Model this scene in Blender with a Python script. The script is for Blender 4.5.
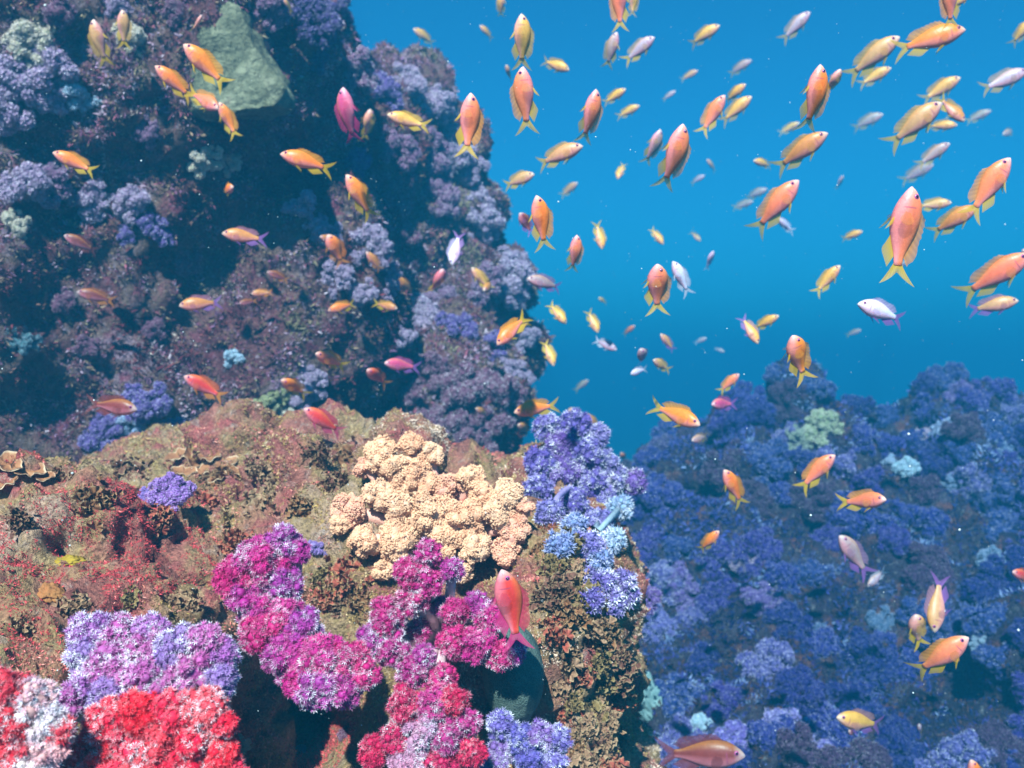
import bpy, bmesh, math, random
import numpy as np
from mathutils import Vector, Matrix
from mathutils.bvhtree import BVHTree

R = math.radians
scn = bpy.context.scene
col = scn.collection
for o in list(bpy.data.objects):
    bpy.data.objects.remove(o)

# ------------------------------------------------------------------ camera, water light, exposure
FPX = 887.0
cam = bpy.data.objects.new('camera', bpy.data.cameras.new('camera'))
col.objects.link(cam)
cam.location = (0, 0, 0)
cam.rotation_euler = (R(90), 0, 0)
cam.data.sensor_width = 36.0
cam.data.lens = 36.0 * FPX / 1024.0
cam.data.clip_start = 0.02
cam.data.clip_end = 500
cam.data.dof.use_dof = True
cam.data.dof.focus_distance = 0.88
cam.data.dof.aperture_fstop = 8.5
scn.camera = cam

SUN_EL, SUN_AZ = 42.0, 191.0            # high, from behind the camera and a little to the left (azimuth clockwise from +Y)
WATER_TINT = (0.05, 0.50, 0.74, 1)       # the water column above filters the daylight
world = bpy.data.worlds.new('World')
scn.world = world
world.use_nodes = True
wn, wl = world.node_tree.nodes, world.node_tree.links
bg = wn['Background']
sky = wn.new('ShaderNodeTexSky')
sky.sky_type = 'NISHITA'
sky.sun_disc = False
sky.sun_elevation = R(SUN_EL)
sky.sun_rotation = R(SUN_AZ)
wm = wn.new('ShaderNodeMix'); wm.data_type = 'RGBA'; wm.blend_type = 'MULTIPLY'
wm.inputs[0].default_value = 1.0
wl.new(sky.outputs['Color'], wm.inputs[6])
wm.inputs[7].default_value = WATER_TINT
wl.new(wm.outputs[2], bg.inputs['Color'])
bg.inputs['Strength'].default_value = 0.08

sl = bpy.data.lights.new('sun', 'SUN')
sl.energy = 5.0
sl.angle = R(0.5)
sl.color = (1.0, 0.96, 0.90)
sun = bpy.data.objects.new('sun', sl)
col.objects.link(sun)
_az, _el = R(SUN_AZ), R(SUN_EL)
to_sun = Vector((math.sin(_az) * math.cos(_el), math.cos(_az) * math.cos(_el), math.sin(_el)))
sun.rotation_euler = to_sun.to_track_quat('Z', 'Y').to_euler()
sun.location = (0, 0, 8)

scn.view_settings.view_transform = 'Standard'
scn.view_settings.look = 'None'
scn.view_settings.gamma = 1.0
scn.view_settings.use_curve_mapping = False
scn.view_settings.exposure = 1.4
scn.cycles.use_denoising = True
scn.cycles.denoiser = 'OPENIMAGEDENOISE'
scn.cycles.max_bounces = 6
scn.cycles.diffuse_bounces = 2
scn.cycles.volume_bounces = 3
scn.cycles.transparent_max_bounces = 8
scn.cycles.caustics_reflective = False
scn.cycles.caustics_refractive = False

HAZE_DENSITY = 0.23
HAZE_COLOR = (0.006, 0.099, 0.180, 1)
HAZE_ABSORB = (0.08, 0.35, 0.46, 1)
HAZE_BOX = (-45, 45, -20, 55, -4.2, 1.75)

# ------------------------------------------------------------------ helpers
rng = np.random.default_rng(7)
random.seed(7)

def at(px, py, d):
    return Vector(((px - 512) / FPX * d, d, -(py - 384) / FPX * d))

def tag(o, label=None, cat=None, group=None, kind=None):
    if label: o['label'] = label
    if cat: o['category'] = cat
    if group: o['group'] = group
    if kind: o['kind'] = kind
    return o

def link(name, me, parent=None, mat=None):
    o = bpy.data.objects.new(name, me)
    col.objects.link(o)
    if parent is not None: o.parent = parent
    if mat is not None and me is not None and not me.materials: me.materials.append(mat)
    return o

def mesh_np(name, V, F, attrs=None, smooth=True):
    """V (n,3), F list of arrays of faces (each (m,k))"""
    me = bpy.data.meshes.new(name)
    if isinstance(F, np.ndarray): F = [F]
    nl = sum(f.size for f in F); npoly = sum(len(f) for f in F)
    me.vertices.add(len(V)); me.loops.add(nl); me.polygons.add(npoly)
    me.vertices.foreach_set('co', np.asarray(V, np.float32).ravel())
    me.loops.foreach_set('vertex_index', np.concatenate([f.ravel() for f in F]).astype(np.int32))
    tot = np.concatenate([np.full(len(f), f.shape[1]) for f in F]).astype(np.int32)
    st = np.concatenate([[0], np.cumsum(tot)[:-1]]).astype(np.int32)
    me.polygons.foreach_set('loop_start', st)
    me.polygons.foreach_set('loop_total', tot)
    me.polygons.foreach_set('use_smooth', np.full(npoly, smooth, dtype=bool))
    for k, a in (attrs or {}).items():
        a = np.asarray(a, np.float32)
        if a.ndim == 1:
            at_ = me.attributes.new(k, 'FLOAT', 'POINT'); at_.data.foreach_set('value', a)
        else:
            at_ = me.attributes.new(k, 'FLOAT_COLOR', 'POINT'); at_.data.foreach_set('color', a.ravel())
    me.update(calc_edges=True)
    return me

def _hash(i, j, k):
    h = (i * 374761393 + j * 668265263 + k * 2147483647 * 3 + 1013904223).astype(np.int64)
    h = (h ^ (h >> 13)) * 1274126177
    h = h ^ (h >> 16)
    return (h & 0xffff) / 65535.0 * 2 - 1

def vnoise(P):
    f = np.floor(P).astype(np.int64); t = P - f
    t = t * t * (3 - 2 * t)
    r = 0
    for dx in (0, 1):
        wx = t[:, 0] if dx else 1 - t[:, 0]
        for dy in (0, 1):
            wy = t[:, 1] if dy else 1 - t[:, 1]
            for dz in (0, 1):
                wz = t[:, 2] if dz else 1 - t[:, 2]
                r = r + wx * wy * wz * _hash(f[:, 0] + dx, f[:, 1] + dy, f[:, 2] + dz)
    return r

def fbm(P, scale, octv=4, gain=0.5, seed=0.0):
    P = np.asarray(P, float) * scale + seed * 17.31
    a, s, tot = 1.0, 0, 0
    for _ in range(octv):
        s = s + a * vnoise(P); tot += a; a *= gain; P = P * 2.03 + 5.7
    return s / tot

def uvsphere(nu, nv):
    th = np.linspace(0, 2 * np.pi, nu, endpoint=False)
    V = [(0, 0, 1)]
    for i in range(1, nv):
        p = np.pi * i / nv
        for t in th: V.append((np.sin(p) * np.cos(t), np.sin(p) * np.sin(t), np.cos(p)))
    V.append((0, 0, -1)); V = np.array(V)
    T, Q = [], []
    for j in range(nu):
        T.append((0, 1 + j, 1 + (j + 1) % nu))
        b = 1 + (nv - 2) * nu
        T.append((len(V) - 1, b + (j + 1) % nu, b + j))
    for i in range(nv - 2):
        for j in range(nu):
            a = 1 + i * nu
            Q.append((a + j, a + nu + j, a + nu + (j + 1) % nu, a + (j + 1) % nu))
    return V, np.array(T), np.array(Q)

def ico(sub):
    bm = bmesh.new(); bmesh.ops.create_icosphere(bm, subdivisions=sub, radius=1)
    V = np.array([v.co[:] for v in bm.verts]); F = np.array([[v.index for v in f.verts] for f in bm.faces]); bm.free()
    return V, F
ICO = {k: ico(k) for k in (1, 2, 3)}

def nrm(a): return a / np.maximum(np.linalg.norm(a, axis=-1, keepdims=True), 1e-9)

def frames(N, spin=None):
    """orthonormal frames with z along N: returns (n,3,3) columns x,y,z"""
    N = nrm(N)
    ref = np.where(np.abs(N[:, 2:3]) < 0.9, np.array([[0, 0, 1.0]]), np.array([[1.0, 0, 0]]))
    X = nrm(np.cross(ref, N)); Y = np.cross(N, X)
    if spin is not None:
        c, s = np.cos(spin)[:, None], np.sin(spin)[:, None]
        X, Y = c * X + s * Y, -s * X + c * Y
    return np.stack([X, Y, N], axis=2)

def scatter(tv, tf, pos, rot, scl, attrs_t=None, attrs_i=None):
    """copies of template (tv, tf) into one vertex array"""
    n, m = len(pos), len(tv)
    scl = np.asarray(scl, float)
    if scl.ndim == 1: scl = scl[:, None]
    V = np.einsum('nij,nmj->nmi', rot, tv[None] * scl[:, None, :]) + pos[:, None, :]
    F = tf[None] + (np.arange(n) * m)[:, None, None]
    A = {}
    for k, a in (attrs_t or {}).items(): A[k] = np.tile(a, n)
    for k, a in (attrs_i or {}).items(): A[k] = np.repeat(a, m, axis=0)
    return V.reshape(-1, 3), F.reshape(-1, tf.shape[1]), A

# ------------------------------------------------------------------ node helpers
class NT:
    def __init__(s, name):
        s.m = bpy.data.materials.new(name); s.m.use_nodes = True
        s.n = s.m.node_tree.nodes; s.l = s.m.node_tree.links
        s.b = s.n['Principled BSDF']; s.out = s.n['Material Output']
    def put(s, x, sock):
        if x is None: return
        if isinstance(x, bpy.types.NodeSocket): s.l.new(x, sock)
        else: sock.default_value = x
    def mix(s, f, a, b, mode='MIX'):
        n = s.n.new('ShaderNodeMix'); n.data_type = 'RGBA'; n.blend_type = mode
        s.put(f, n.inputs[0]); s.put(a, n.inputs[6]); s.put(b, n.inputs[7]); return n.outputs[2]
    def math(s, op, a, b=None):
        n = s.n.new('ShaderNodeMath'); n.operation = op
        s.put(a, n.inputs[0]); s.put(b, n.inputs[1]); return n.outputs[0]
    def noise(s, vec, scale, detail=4, rough=0.55, dist=0.0):
        n = s.n.new('ShaderNodeTexNoise'); s.put(vec, n.inputs['Vector'])
        n.inputs['Scale'].default_value = scale; n.inputs['Detail'].default_value = detail
        n.inputs['Roughness'].default_value = rough; n.inputs['Distortion'].default_value = dist
        return n.outputs['Fac']
    def voro(s, vec, scale, feat='F1', out='Distance'):
        n = s.n.new('ShaderNodeTexVoronoi'); n.feature = feat; s.put(vec, n.inputs['Vector'])
        n.inputs['Scale'].default_value = scale; return n.outputs[out]
    def ramp(s, f, stops, interp='LINEAR'):
        n = s.n.new('ShaderNodeValToRGB'); n.color_ramp.interpolation = interp
        e = n.color_ramp.elements
        while len(e) < len(stops): e.new(0.5)
        for k, (p, c) in enumerate(stops):
            e[k].position = p; e[k].color = (c, c, c, 1) if isinstance(c, (int, float)) else (*c, 1)
        s.put(f, n.inputs[0]); return n.outputs[0]
    def attr(s, name, out='Fac'):
        n = s.n.new('ShaderNodeAttribute'); n.attribute_name = name; return n.outputs[out]
    def objinfo(s): return s.n.new('ShaderNodeObjectInfo')
    def pos(s): return s.n.new('ShaderNodeTexCoord').outputs['Object']
    def bump(s, h, strength=0.5, dist=0.01):
        n = s.n.new('ShaderNodeBump'); n.inputs['Strength'].default_value = strength
        n.inputs['Distance'].default_value = dist; s.put(h, n.inputs['Height']); s.l.new(n.outputs[0], s.b.inputs['Normal'])
    def done(s, color, rough=0.8, spec=0.25):
        s.put(color, s.b.inputs['Base Color']); s.put(rough, s.b.inputs['Roughness'])
        s.b.inputs['Specular IOR Level'].default_value = spec
        return s.m

# ------------------------------------------------------------------ materials
def mat_reef(name, cols, pink, pale, speck=0.55):
    t = NT(name); p = t.pos()
    a = t.noise(p, 5.5, 6, 0.62, 0.6)
    c = t.ramp(a, [(0.28, cols[0]), (0.43, cols[1]), (0.55, cols[2]), (0.68, cols[3])])
    b = t.noise(p, 14, 5, 0.6, 0.4)
    c = t.mix(t.ramp(b, [(0.54, 0), (0.64, 1)]), c, (*pink, 1))
    d = t.noise(p, 47, 4, 0.65)
    c = t.mix(t.math('MULTIPLY', t.ramp(d, [(0.56, 0), (0.7, 1)]), 0.6), c, (*pale, 1))
    e = t.noise(p, 210, 3, 0.6)
    c = t.mix(0.8, c, t.ramp(e, [(0.3, 0.45), (0.7, 1.45)]), 'MULTIPLY')
    v = t.voro(p, 75)
    c = t.mix(t.math('MULTIPLY', t.ramp(v, [(0.05, 1), (0.16, 0)]), t.ramp(t.noise(p, 19, 3), [(0.5, 0), (0.62, speck)])), c, (0.75, 0.7, 0.72, 1))
    t.bump(t.math('ADD', t.noise(p, 90, 6, 0.7), t.math('MULTIPLY', t.noise(p, 26, 4, 0.6), 2.0)), 0.9, 0.02)
    return t.done(c, 0.9, 0.1)

M = {}
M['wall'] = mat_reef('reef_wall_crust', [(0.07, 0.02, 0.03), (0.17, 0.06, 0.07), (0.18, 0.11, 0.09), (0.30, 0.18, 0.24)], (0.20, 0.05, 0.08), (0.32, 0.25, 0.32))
M['ledge'] = mat_reef('reef_ledge_crust', [(0.20, 0.05, 0.05), (0.46, 0.17, 0.13), (0.44, 0.28, 0.13), (0.56, 0.33, 0.26)], (0.45, 0.12, 0.11), (0.58, 0.42, 0.36))
M['far'] = mat_reef('far_reef_crust', [(0.02, 0.018, 0.035), (0.045, 0.03, 0.06), (0.06, 0.045, 0.07), (0.09, 0.07, 0.13)], (0.16, 0.06, 0.06), (0.3, 0.28, 0.3))
M['sand'] = mat_reef('seabed_sand', [(0.16, 0.13, 0.1), (0.22, 0.19, 0.15), (0.26, 0.22, 0.18), (0.3, 0.27, 0.22)], (0.2, 0.15, 0.13), (0.4, 0.36, 0.3), 0.2)

# ------------------------------------------------------------------ terrain
def terrain(name, blobs, voxel, mat, amp, seed, pits=()):
    bm = bmesh.new()
    for (x, y, z, rx, ry, rz) in blobs:
        r = bmesh.ops.create_icosphere(bm, subdivisions=4, radius=1)
        for v in r['verts']: v.co = (x + v.co.x * rx, y + v.co.y * ry, z + v.co.z * rz)
    me = bpy.data.meshes.new('tmp'); bm.to_mesh(me); bm.free()
    o = bpy.data.objects.new('tmp', me); col.objects.link(o)
    md = o.modifiers.new('r', 'REMESH'); md.mode = 'VOXEL'; md.voxel_size = voxel
    dg = bpy.context.evaluated_depsgraph_get(); dg.update()
    ev = o.evaluated_get(dg); m2 = ev.to_mesh()
    n = len(m2.vertices); V = np.empty(n * 3, np.float32); m2.vertices.foreach_get('co', V); V = V.reshape(-1, 3).astype(float)
    N = np.empty(n * 3, np.float32); m2.vertices.foreach_get('normal', N); N = N.reshape(-1, 3)
    lt = np.empty(len(m2.polygons), np.int32); m2.polygons.foreach_get('loop_total', lt)
    vi = np.empty(len(m2.loops), np.int32); m2.loops.foreach_get('vertex_index', vi)
    st = np.concatenate([[0], np.cumsum(lt)[:-1]])
    Q = np.stack([vi[st[lt == 4] + k] for k in range(4)], 1); T = [np.stack([vi[st[lt == 3] + k] for k in range(3)], 1)] if (lt == 3).any() else []
    ev.to_mesh_clear(); bpy.data.objects.remove(o); bpy.data.meshes.remove(me)
    for (px, py, d, sg, am) in pits:            # hollows and caves pushed into the rock
        c = np.array(at(px, py, d)); w = np.exp(-((V - c) ** 2).sum(1) / sg ** 2)
        V = V + w[:, None] * nrm(c + np.array([0, 0, .1 * d])) * am
    for (s, a, oc) in amp:
        nz = fbm(V, s, oc, 0.55, seed)
        nz = nz if a > 0 else 1 - 2 * np.abs(nz) ** 0.7      # negative amplitude: ridged
        V = V + N * (abs(a) * nz)[:, None]
        N = N  # keep smooth normals
    me = mesh_np(name, V, [Q] + T)
    ob = link(name, me, None, mat)
    tag(ob, kind='structure')
    tri = np.concatenate([Q[:, [0, 1, 2]], Q[:, [0, 2, 3]]] + T)
    return ob, V, tri

def E(px, py, d, r, sx=1, sy=1, sz=1):
    c = at(px, py, d); m = r * d / FPX
    return (c.x, c.y, c.z, m * sx, m * sy, m * sz)

wall_blobs = [E(100, 60, 2.75, 250, 1, .9, 1), E(-190, 200, 2.6, 300), E(40, 330, 2.85, 250), E(250, 60, 3.15, 108), E(250, -40, 3.0, 104),
              E(322, 165, 3.4, 112), E(372, 235, 3.9, 120), E(395, 330, 3.9, 126), E(425, 400, 3.3, 98), E(250, 300, 2.9, 160),
              E(60, 130, 2.55, 150), E(180, 210, 2.55, 90), E(330, 330, 3.0, 75), E(440, 300, 3.6, 70), E(380, 130, 3.7, 62), E(330, 260, 3.6, 140),
              E(418, 92, 3.7, 26), E(448, 150, 3.75, 34), E(478, 212, 3.8, 30), E(502, 275, 3.8, 34), E(512, 345, 3.8, 30), E(500, 405, 3.5, 34), E(330, 70, 3.3, 34)]
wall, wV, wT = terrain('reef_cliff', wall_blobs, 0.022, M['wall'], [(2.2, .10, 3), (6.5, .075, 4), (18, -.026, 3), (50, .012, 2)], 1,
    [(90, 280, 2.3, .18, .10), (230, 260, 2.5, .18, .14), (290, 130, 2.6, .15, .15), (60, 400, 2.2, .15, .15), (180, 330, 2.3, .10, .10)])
ledge_blobs = [(-.78, 1.35, -.55, .6, .6, .42), (-.28, 1.38, -.6, .40, .36, .42), (-.5, 1.95, -.5, .75, .55, .39), (-.62, .82, -.56, .34, .33, .33),
               (.03, 1.28, -.55, .115, .2, .34), (.07, 1.72, -.52, .17, .25, .36), (.05, 1.5, -.9, .25, .4, .4),
               (-.55, 1.05, -.42, .22, .25, .22), E(45, 572, 1.10, 96), E(150, 566, 1.17, 62), E(300, 486, 1.48, 44), E(395, 462, 1.62, 36), E(225, 452, 1.75, 38)]
ledge, lV, lT = terrain('reef_ledge', ledge_blobs, 0.011, M['ledge'], [(4, .060, 3), (9, .056, 4), (22, -.028, 3), (60, .009, 3), (130, .005, 2)], 2,
    [(300, 730, .95, .085, .30), (345, 598, 1.02, .04, .14), (555, 700, 1.15, .05, .10), (640, 640, 1.3, .06, .10), (250, 655, .95, .04, .08), (350, 735, .95, .07, .25), (255, 750, .9, .06, .22), (320, 770, .9, .07, .25), (300, 748, 1.12, .11, .55), (255, 725, 1.1, .05, .3), (205, 505, 1.15, .035, .09), (240, 520, 1.12, .03, .08), (318, 548, 1.1, .03, .08), (150, 598, .9, .03, .07), (60, 520, 1.0, .03, .06), (110, 470, 1.3, .04, .09), (290, 470, 1.5, .05, .10), (330, 500, 1.3, .03, .07)])
far_blobs = [(1.7, 4.7, -1.35, 1.35, 1.6, 1.2), (.85, 3.6, -1.4, .55, .9, .9), (2.7, 4.1, -1.05, 1.0, 1.2, .85), (1.05, 4.6, -.85, .5, .6, .66),
             (1.5, 2.95, -1.65, 1.1, .8, .7), (1.75, 4.5, -.6, .45, .5, .5), (.6, 2.6, -1.5, .35, .5, .6), (2.2, 3.3, -1.1, .5, .5, .5), (1.4, 3.4, -.95, .4, .4, .35), (.75, 3.0, -1.0, .22, .25, .22), (1.25, 2.7, -1.15, .2, .22, .2), (1.75, 2.9, -.95, .25, .25, .22), (.9, 4.0, -.5, .25, .3, .2), (2.0, 3.9, -.5, .3, .3, .25), E(815, 420, 4.5, 42), E(945, 425, 4.3, 44), E(735, 430, 4.4, 34), E(880, 430, 4.6, 32)]
far, fV, fT = terrain('far_reef_slope', far_blobs, 0.035, M['far'], [(1.6, .26, 3), (3.6, .21, 4), (13, -.04, 3), (40, .016, 2)], 3,
    [(855, 600, 3.2, .22, .4), (700, 510, 3.6, .18, .3), (930, 700, 2.6, .2, .35), (640, 690, 2.6, .2, .4), (790, 530, 3.6, .15, .25), (960, 540, 3.6, .18, .3), (860, 420, 4.2, .15, .3)])

# seabed far below, one sheet to the horizon
def grid_sheet(name, x0, x1, y0, y1, n, z, mat):
    xs, ys = np.linspace(x0, x1, n), np.linspace(y0, y1, n)
    X, Y = np.meshgrid(xs, ys); P = np.stack([X.ravel(), Y.ravel(), np.zeros(n * n)], 1)
    P[:, 2] = z + fbm(P, .35, 4, .5, 5) * .35
    i = np.arange(n * n).reshape(n, n)
    F = np.stack([i[:-1, :-1], i[:-1, 1:], i[1:, 1:], i[1:, :-1]], -1).reshape(-1, 4)
    o = link(name, mesh_np(name, P, F), None, mat); tag(o, kind='structure'); return o, P, F
seabed, sV, sF = grid_sheet('seabed', -44, 44, -19, 54, 220, -2.6, M['sand'])

allV = np.concatenate([wV, lV, fV]); allT = np.concatenate([wT, lT + len(wV), fT + len(wV) + len(lV)])
BVH = BVHTree.FromPolygons(allV.tolist(), allT.tolist())
def hit(px, py):
    d = at(px, py, 1.0).normalized()
    loc, n, i, dist = BVH.ray_cast(Vector((0, 0, 0)), d)
    return loc, n
def wall_depth(px, py):
    loc, n = hit(px, py)
    return loc.y if loc is not None else 99.0

# the water: one box of even density round everything
hz = NT('sea_water_haze')
hz.n.remove(hz.b)
pv = hz.n.new('ShaderNodeVolumePrincipled')
pv.inputs['Color'].default_value = HAZE_COLOR
pv.inputs['Absorption Color'].default_value = HAZE_ABSORB
pv.inputs['Density'].default_value = HAZE_DENSITY
pv.inputs['Anisotropy'].default_value = 0.0
hz.l.new(pv.outputs[0], hz.out.inputs['Volume'])
x0, x1, y0, y1, z0, z1 = HAZE_BOX
hv = np.array([(x, y, z) for x in (x0, x1) for y in (y0, y1) for z in (z0, z1)], float)
hf = np.array([(0, 1, 3, 2), (4, 6, 7, 5), (0, 4, 5, 1), (2, 3, 7, 6), (0, 2, 6, 4), (1, 5, 7, 3)])
ho = link('haze', mesh_np('haze', hv, hf, smooth=False), None, hz.m)
tag(ho, 'blue sea water fading everything far away', kind='stuff')
# ------------------------------------------------------------------ soft corals
def mat_polyp():
    t = NT('soft_coral_polyps')
    oi = t.objinfo()
    k = t.math('MULTIPLY', t.math('POWER', t.attr('tip'), 1.5), oi.outputs['Alpha'])
    k = t.math('MULTIPLY', k, t.ramp(t.noise(t.pos(), 34, 3, 0.6), [(0.42, 0.12), (0.66, 1.5)]))
    k = t.math('MINIMUM', t.math('MULTIPLY', k, t.ramp(t.attr('rnd'), [(0, 0.15), (0.5, 0.45), (0.7, 1.2), (1, 2.6)])), 1.0)
    base = t.mix(0.75, oi.outputs['Color'], t.ramp(t.noise(t.pos(), 22, 3, 0.6), [(0.3, (0.6, 0.55, 0.85)), (0.7, (1.3, 1.05, 1.0))]), 'MULTIPLY')
    c = t.mix(k, base, (0.93, 0.88, 0.95, 1))
    m = t.done(c, 0.55, 0.2)
    t.b.inputs['Subsurface Weight'].default_value = 0.0
    return m
def mat_flesh():
    t = NT('soft_coral_flesh'); oi = t.objinfo(); p = t.pos()
    c = t.mix(0.7, oi.outputs['Color'], t.ramp(t.noise(p, 60, 4, 0.6), [(0.3, 0.6), (0.7, 1.3)]), 'MULTIPLY')
    t.bump(t.noise(p, 160, 4, 0.6), 0.5, 0.004)
    return t.done(c, 0.5, 0.3)
def mat_beads():
    t = NT('leather_coral_polyps'); oi = t.objinfo(); p = t.pos()
    c = t.mix(t.ramp(t.attr('rnd'), [(0, 0), (1, 0.75)]), oi.outputs['Color'], (0.88, 0.56, 0.38, 1))
    c = t.mix(0.6, c, t.ramp(t.noise(p, 30, 4, 0.6), [(0.3, (0.85, 0.62, 0.5)), (0.65, (1.15, 1.1, 1.0))]), 'MULTIPLY')
    return t.done(c, 0.7, 0.15)
M['polyp'] = mat_polyp(); M['flesh'] = mat_flesh(); M['beads'] = mat_beads()

def tentacle_template(n, w=0.2, r0=0.12, z0=0.0, r1=1.0, z1=0.75):
    V, F, T = [], [], []
    for i in range(n):
        a = 2 * np.pi * i / n; c, s = np.cos(a), np.sin(a)
        b = len(V)
        V += [(r0 * c - w * s, r0 * s + w * c, z0), (r0 * c + w * s, r0 * s - w * c, z0), (r1 * c, r1 * s, z1 * (1 + .25 * (-1) ** i))]
        F.append((b, b + 1, b + 2)); T += [0.05, 0.05, 1.0]
    return np.array(V), np.array(F), np.array(T)
POLYP_FINE = tentacle_template(7, .17)
POLYP_MID = tentacle_template(5, .26)
POLYP_LOW = tentacle_template(4, .36)

def tube(pts, rad, n=7):
    pts = np.asarray(pts, float); m = len(pts)
    tng = nrm(np.gradient(pts, axis=0)); fr = frames(tng)
    th = np.linspace(0, 2 * np.pi, n, endpoint=False)
    ring = np.stack([np.cos(th), np.sin(th), np.zeros(n)], 1)
    V = np.concatenate([pts[i] + (fr[i] @ (ring * rad[i]).T).T for i in range(m)])
    V = np.concatenate([V, pts[-1:]])
    Q = [(i * n + j, i * n + (j + 1) % n, (i + 1) * n + (j + 1) % n, (i + 1) * n + j) for i in range(m - 1) for j in range(n)]
    T = [((m - 1) * n + j, (m - 1) * n + (j + 1) % n, m * n) for j in range(n)]
    return V, np.array(Q), np.array(T)

def join(parts):
    """parts: (V, Q or None, T or None)"""
    V, Q, T, n = [], [], [], 0
    for v, q, t in parts:
        V.append(v)
        if q is not None and len(q): Q.append(q + n)
        if t is not None and len(t): T.append(t + n)
        n += len(v)
    F = ([np.concatenate(Q)] if Q else []) + ([np.concatenate(T)] if T else [])
    return np.concatenate(V), F

def bumpy_balls(cs, rs, r, sub=2):
    tv, tf = ICO[sub]
    out = []
    for c, q in zip(cs, rs):
        v = tv * (1 + .12 * fbm(tv, 2.2, 2, .5, r.random() * 9))[:, None] * q + c
        out.append((v, None, tf))
    return join(out)

def polyps_on(cs, rs, size, cover, r, tpl, up=None, view=None):
    P, N = [], []
    for c, q in zip(cs, rs):
        n = max(6, int(cover * 13 * q * q / (size * size)))
        d = nrm(r.normal(size=(n, 3)))
        if view is not None:
            d = d[(d @ view) > -0.45]        # nothing grows where the ball is pressed against its own branch
        p = c + d * q * (0.97 + .06 * r.random((len(d), 1)))
        keep = np.ones(len(p), bool)
        for c2, q2 in zip(cs, rs):
            if c2 is c: continue
            keep &= np.linalg.norm(p - c2, axis=1) > q2 * .97
        P.append(p[keep]); N.append(d[keep])
    P = np.concatenate(P); N = np.concatenate(N)
    N = nrm(N + r.normal(size=N.shape) * .32)
    n = len(P)
    V, F, A = scatter(tpl[0], tpl[1], P, frames(N, r.random(n) * 6.28), size * (.65 + .7 * r.random(n)), {'tip': tpl[2]}, {'rnd': r.random(n)})
    return V, F, A

def sub_balls(c, q, k, r, rs=(.42, .6)):
    """a lobe = a bunch of knobs"""
    d = nrm(r.normal(size=(k * 3, 3)))
    out = [d[0]]
    for x in d[1:]:
        if len(out) >= k: break
        if min(np.linalg.norm(x - y) for y in out) > 1.5 / math.sqrt(k) * .95: out.append(x)
    rr = q * (rs[0] + (rs[1] - rs[0]) * r.random(len(out)))
    cs = [c + x * (q - z * .75) for x, z in zip(out, rr)]
    return cs, list(rr)

def lobed_coral(name, label, cat, lobes, d0, root, color, k, size, stalk_col, group=None, knobs=9, tpl=None, cover=1.0, lift=.55, seed=1, bead=False, colors=None):
    """a near colony: stalk, one branch per lobe with its polyps; every lobe stands off the rock it grows on"""
    r = np.random.default_rng(seed)
    rp, rn = hit(*root)
    if rp is None: rp = at(root[0], root[1], d0)
    rp = Vector(rp) + Vector((0, .03, -.015))
    e = bpy.data.objects.new(name, None); col.objects.link(e); e.location = rp; e.empty_display_size = .03
    tag(e, label, cat, group)
    base = np.array(rp)
    cent = []
    if bead: lobes = [(x + r.normal() * 3, y + r.normal() * 3, z * r.uniform(.62, .92), *w) for x, y, z, *w in lobes]
    for L in lobes:
        px, py, rpx = L[:3]
        d = d0 + (L[3] if len(L) > 3 else 0)
        h = wall_depth(px, py)
        q = rpx * d / FPX
        d = min(d, h - lift * q)
        cent.append((np.array(at(px, py, d)), rpx * d / FPX))
    mid = np.mean([c for c, q in cent], 0) * .55 + base * .45 + np.array([0, .015, -.01])
    top = base * .35 + mid * .65
    sv, sq, st = tube([base, base * .6 + top * .4 + r.normal(size=3) * .003, top, mid], [.026, .022, .020, .012], 10)
    s = link('stalk', mesh_np('stalk', sv - base, [sq, st]), e, M['flesh']); s.color = (*stalk_col, 1)
    stems = [(sv, sq, st)]; s.data.materials.clear()
    for i, (c, q) in enumerate(cent):
        start = top if r.random() < .5 else mid
        kn = start * .5 + c * .5 + r.normal(size=3) * q * .2 + np.array([0, .2 * q, -.15 * q])
        bv, bq, bt = tube([start, kn, c], [min(.010, q * .5), min(.009, q * .45), q * .42] if not tpl else [.005, .005, .006], 8)
        stems.append((bv, bq, bt))
        cs, rs = sub_balls(c, q, knobs if bead else knobs * 3, r, (.24, .52) if bead else (.19, .34))
        bb = bumpy_balls(cs + [c], [x * .94 for x in rs] + [q * (.6 if bead else .68)], r)
        V, F = bb
        b = link('branch', mesh_np('branch', V - base, F), e, M['flesh'])
        cc = colors[i % len(colors)] if colors else color
        if not bead:
            b.color = (cc[0] * .8, cc[1] * .8, cc[2] * .8, 1)
            pv_, pf, pa = polyps_on(cs + [c], rs + [q * .70], size, cover, r, tpl or POLYP_FINE, view=None)
            p = link('polyps', mesh_np('polyps', pv_ - base, pf, pa, smooth=False), b, M['polyp'])
            p.color = (*cc[:3], cc[3] if len(cc) > 3 else k)
        else:
            b.color = (*cc[:3], 1)
            tv, tf = ICO[1]
            P, N = [], []
            for c2, q2 in zip(cs + [c], rs + [q * .62]):
                n = int(cover * 4 * q2 * q2 / size ** 2); dd = nrm(r.normal(size=(n, 3)))
                P.append(c2 + dd * q2 * (1 + .55 * fbm(c2 + dd * q2, 130, 2, .6, seed))[:, None]); N.append(dd)
            P = np.concatenate(P); N = np.concatenate(N); n = len(P)
            sc = size * (.5 + .8 * r.random(n))
            V2, F2, A2 = scatter(tv, tf, P, frames(N, r.random(n) * 6), np.stack([sc, sc, sc * 1.5], 1), None, {'rnd': r.random(n)})
            p = link('polyps', mesh_np('polyps', V2 - base, F2, A2), b, M['beads']); p.color = (*cc[:3], 1)
    V, F = join(stems); s.data = mesh_np('stalk', V - base, F); s.data.materials.append(M['flesh'])
    return e

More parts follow.
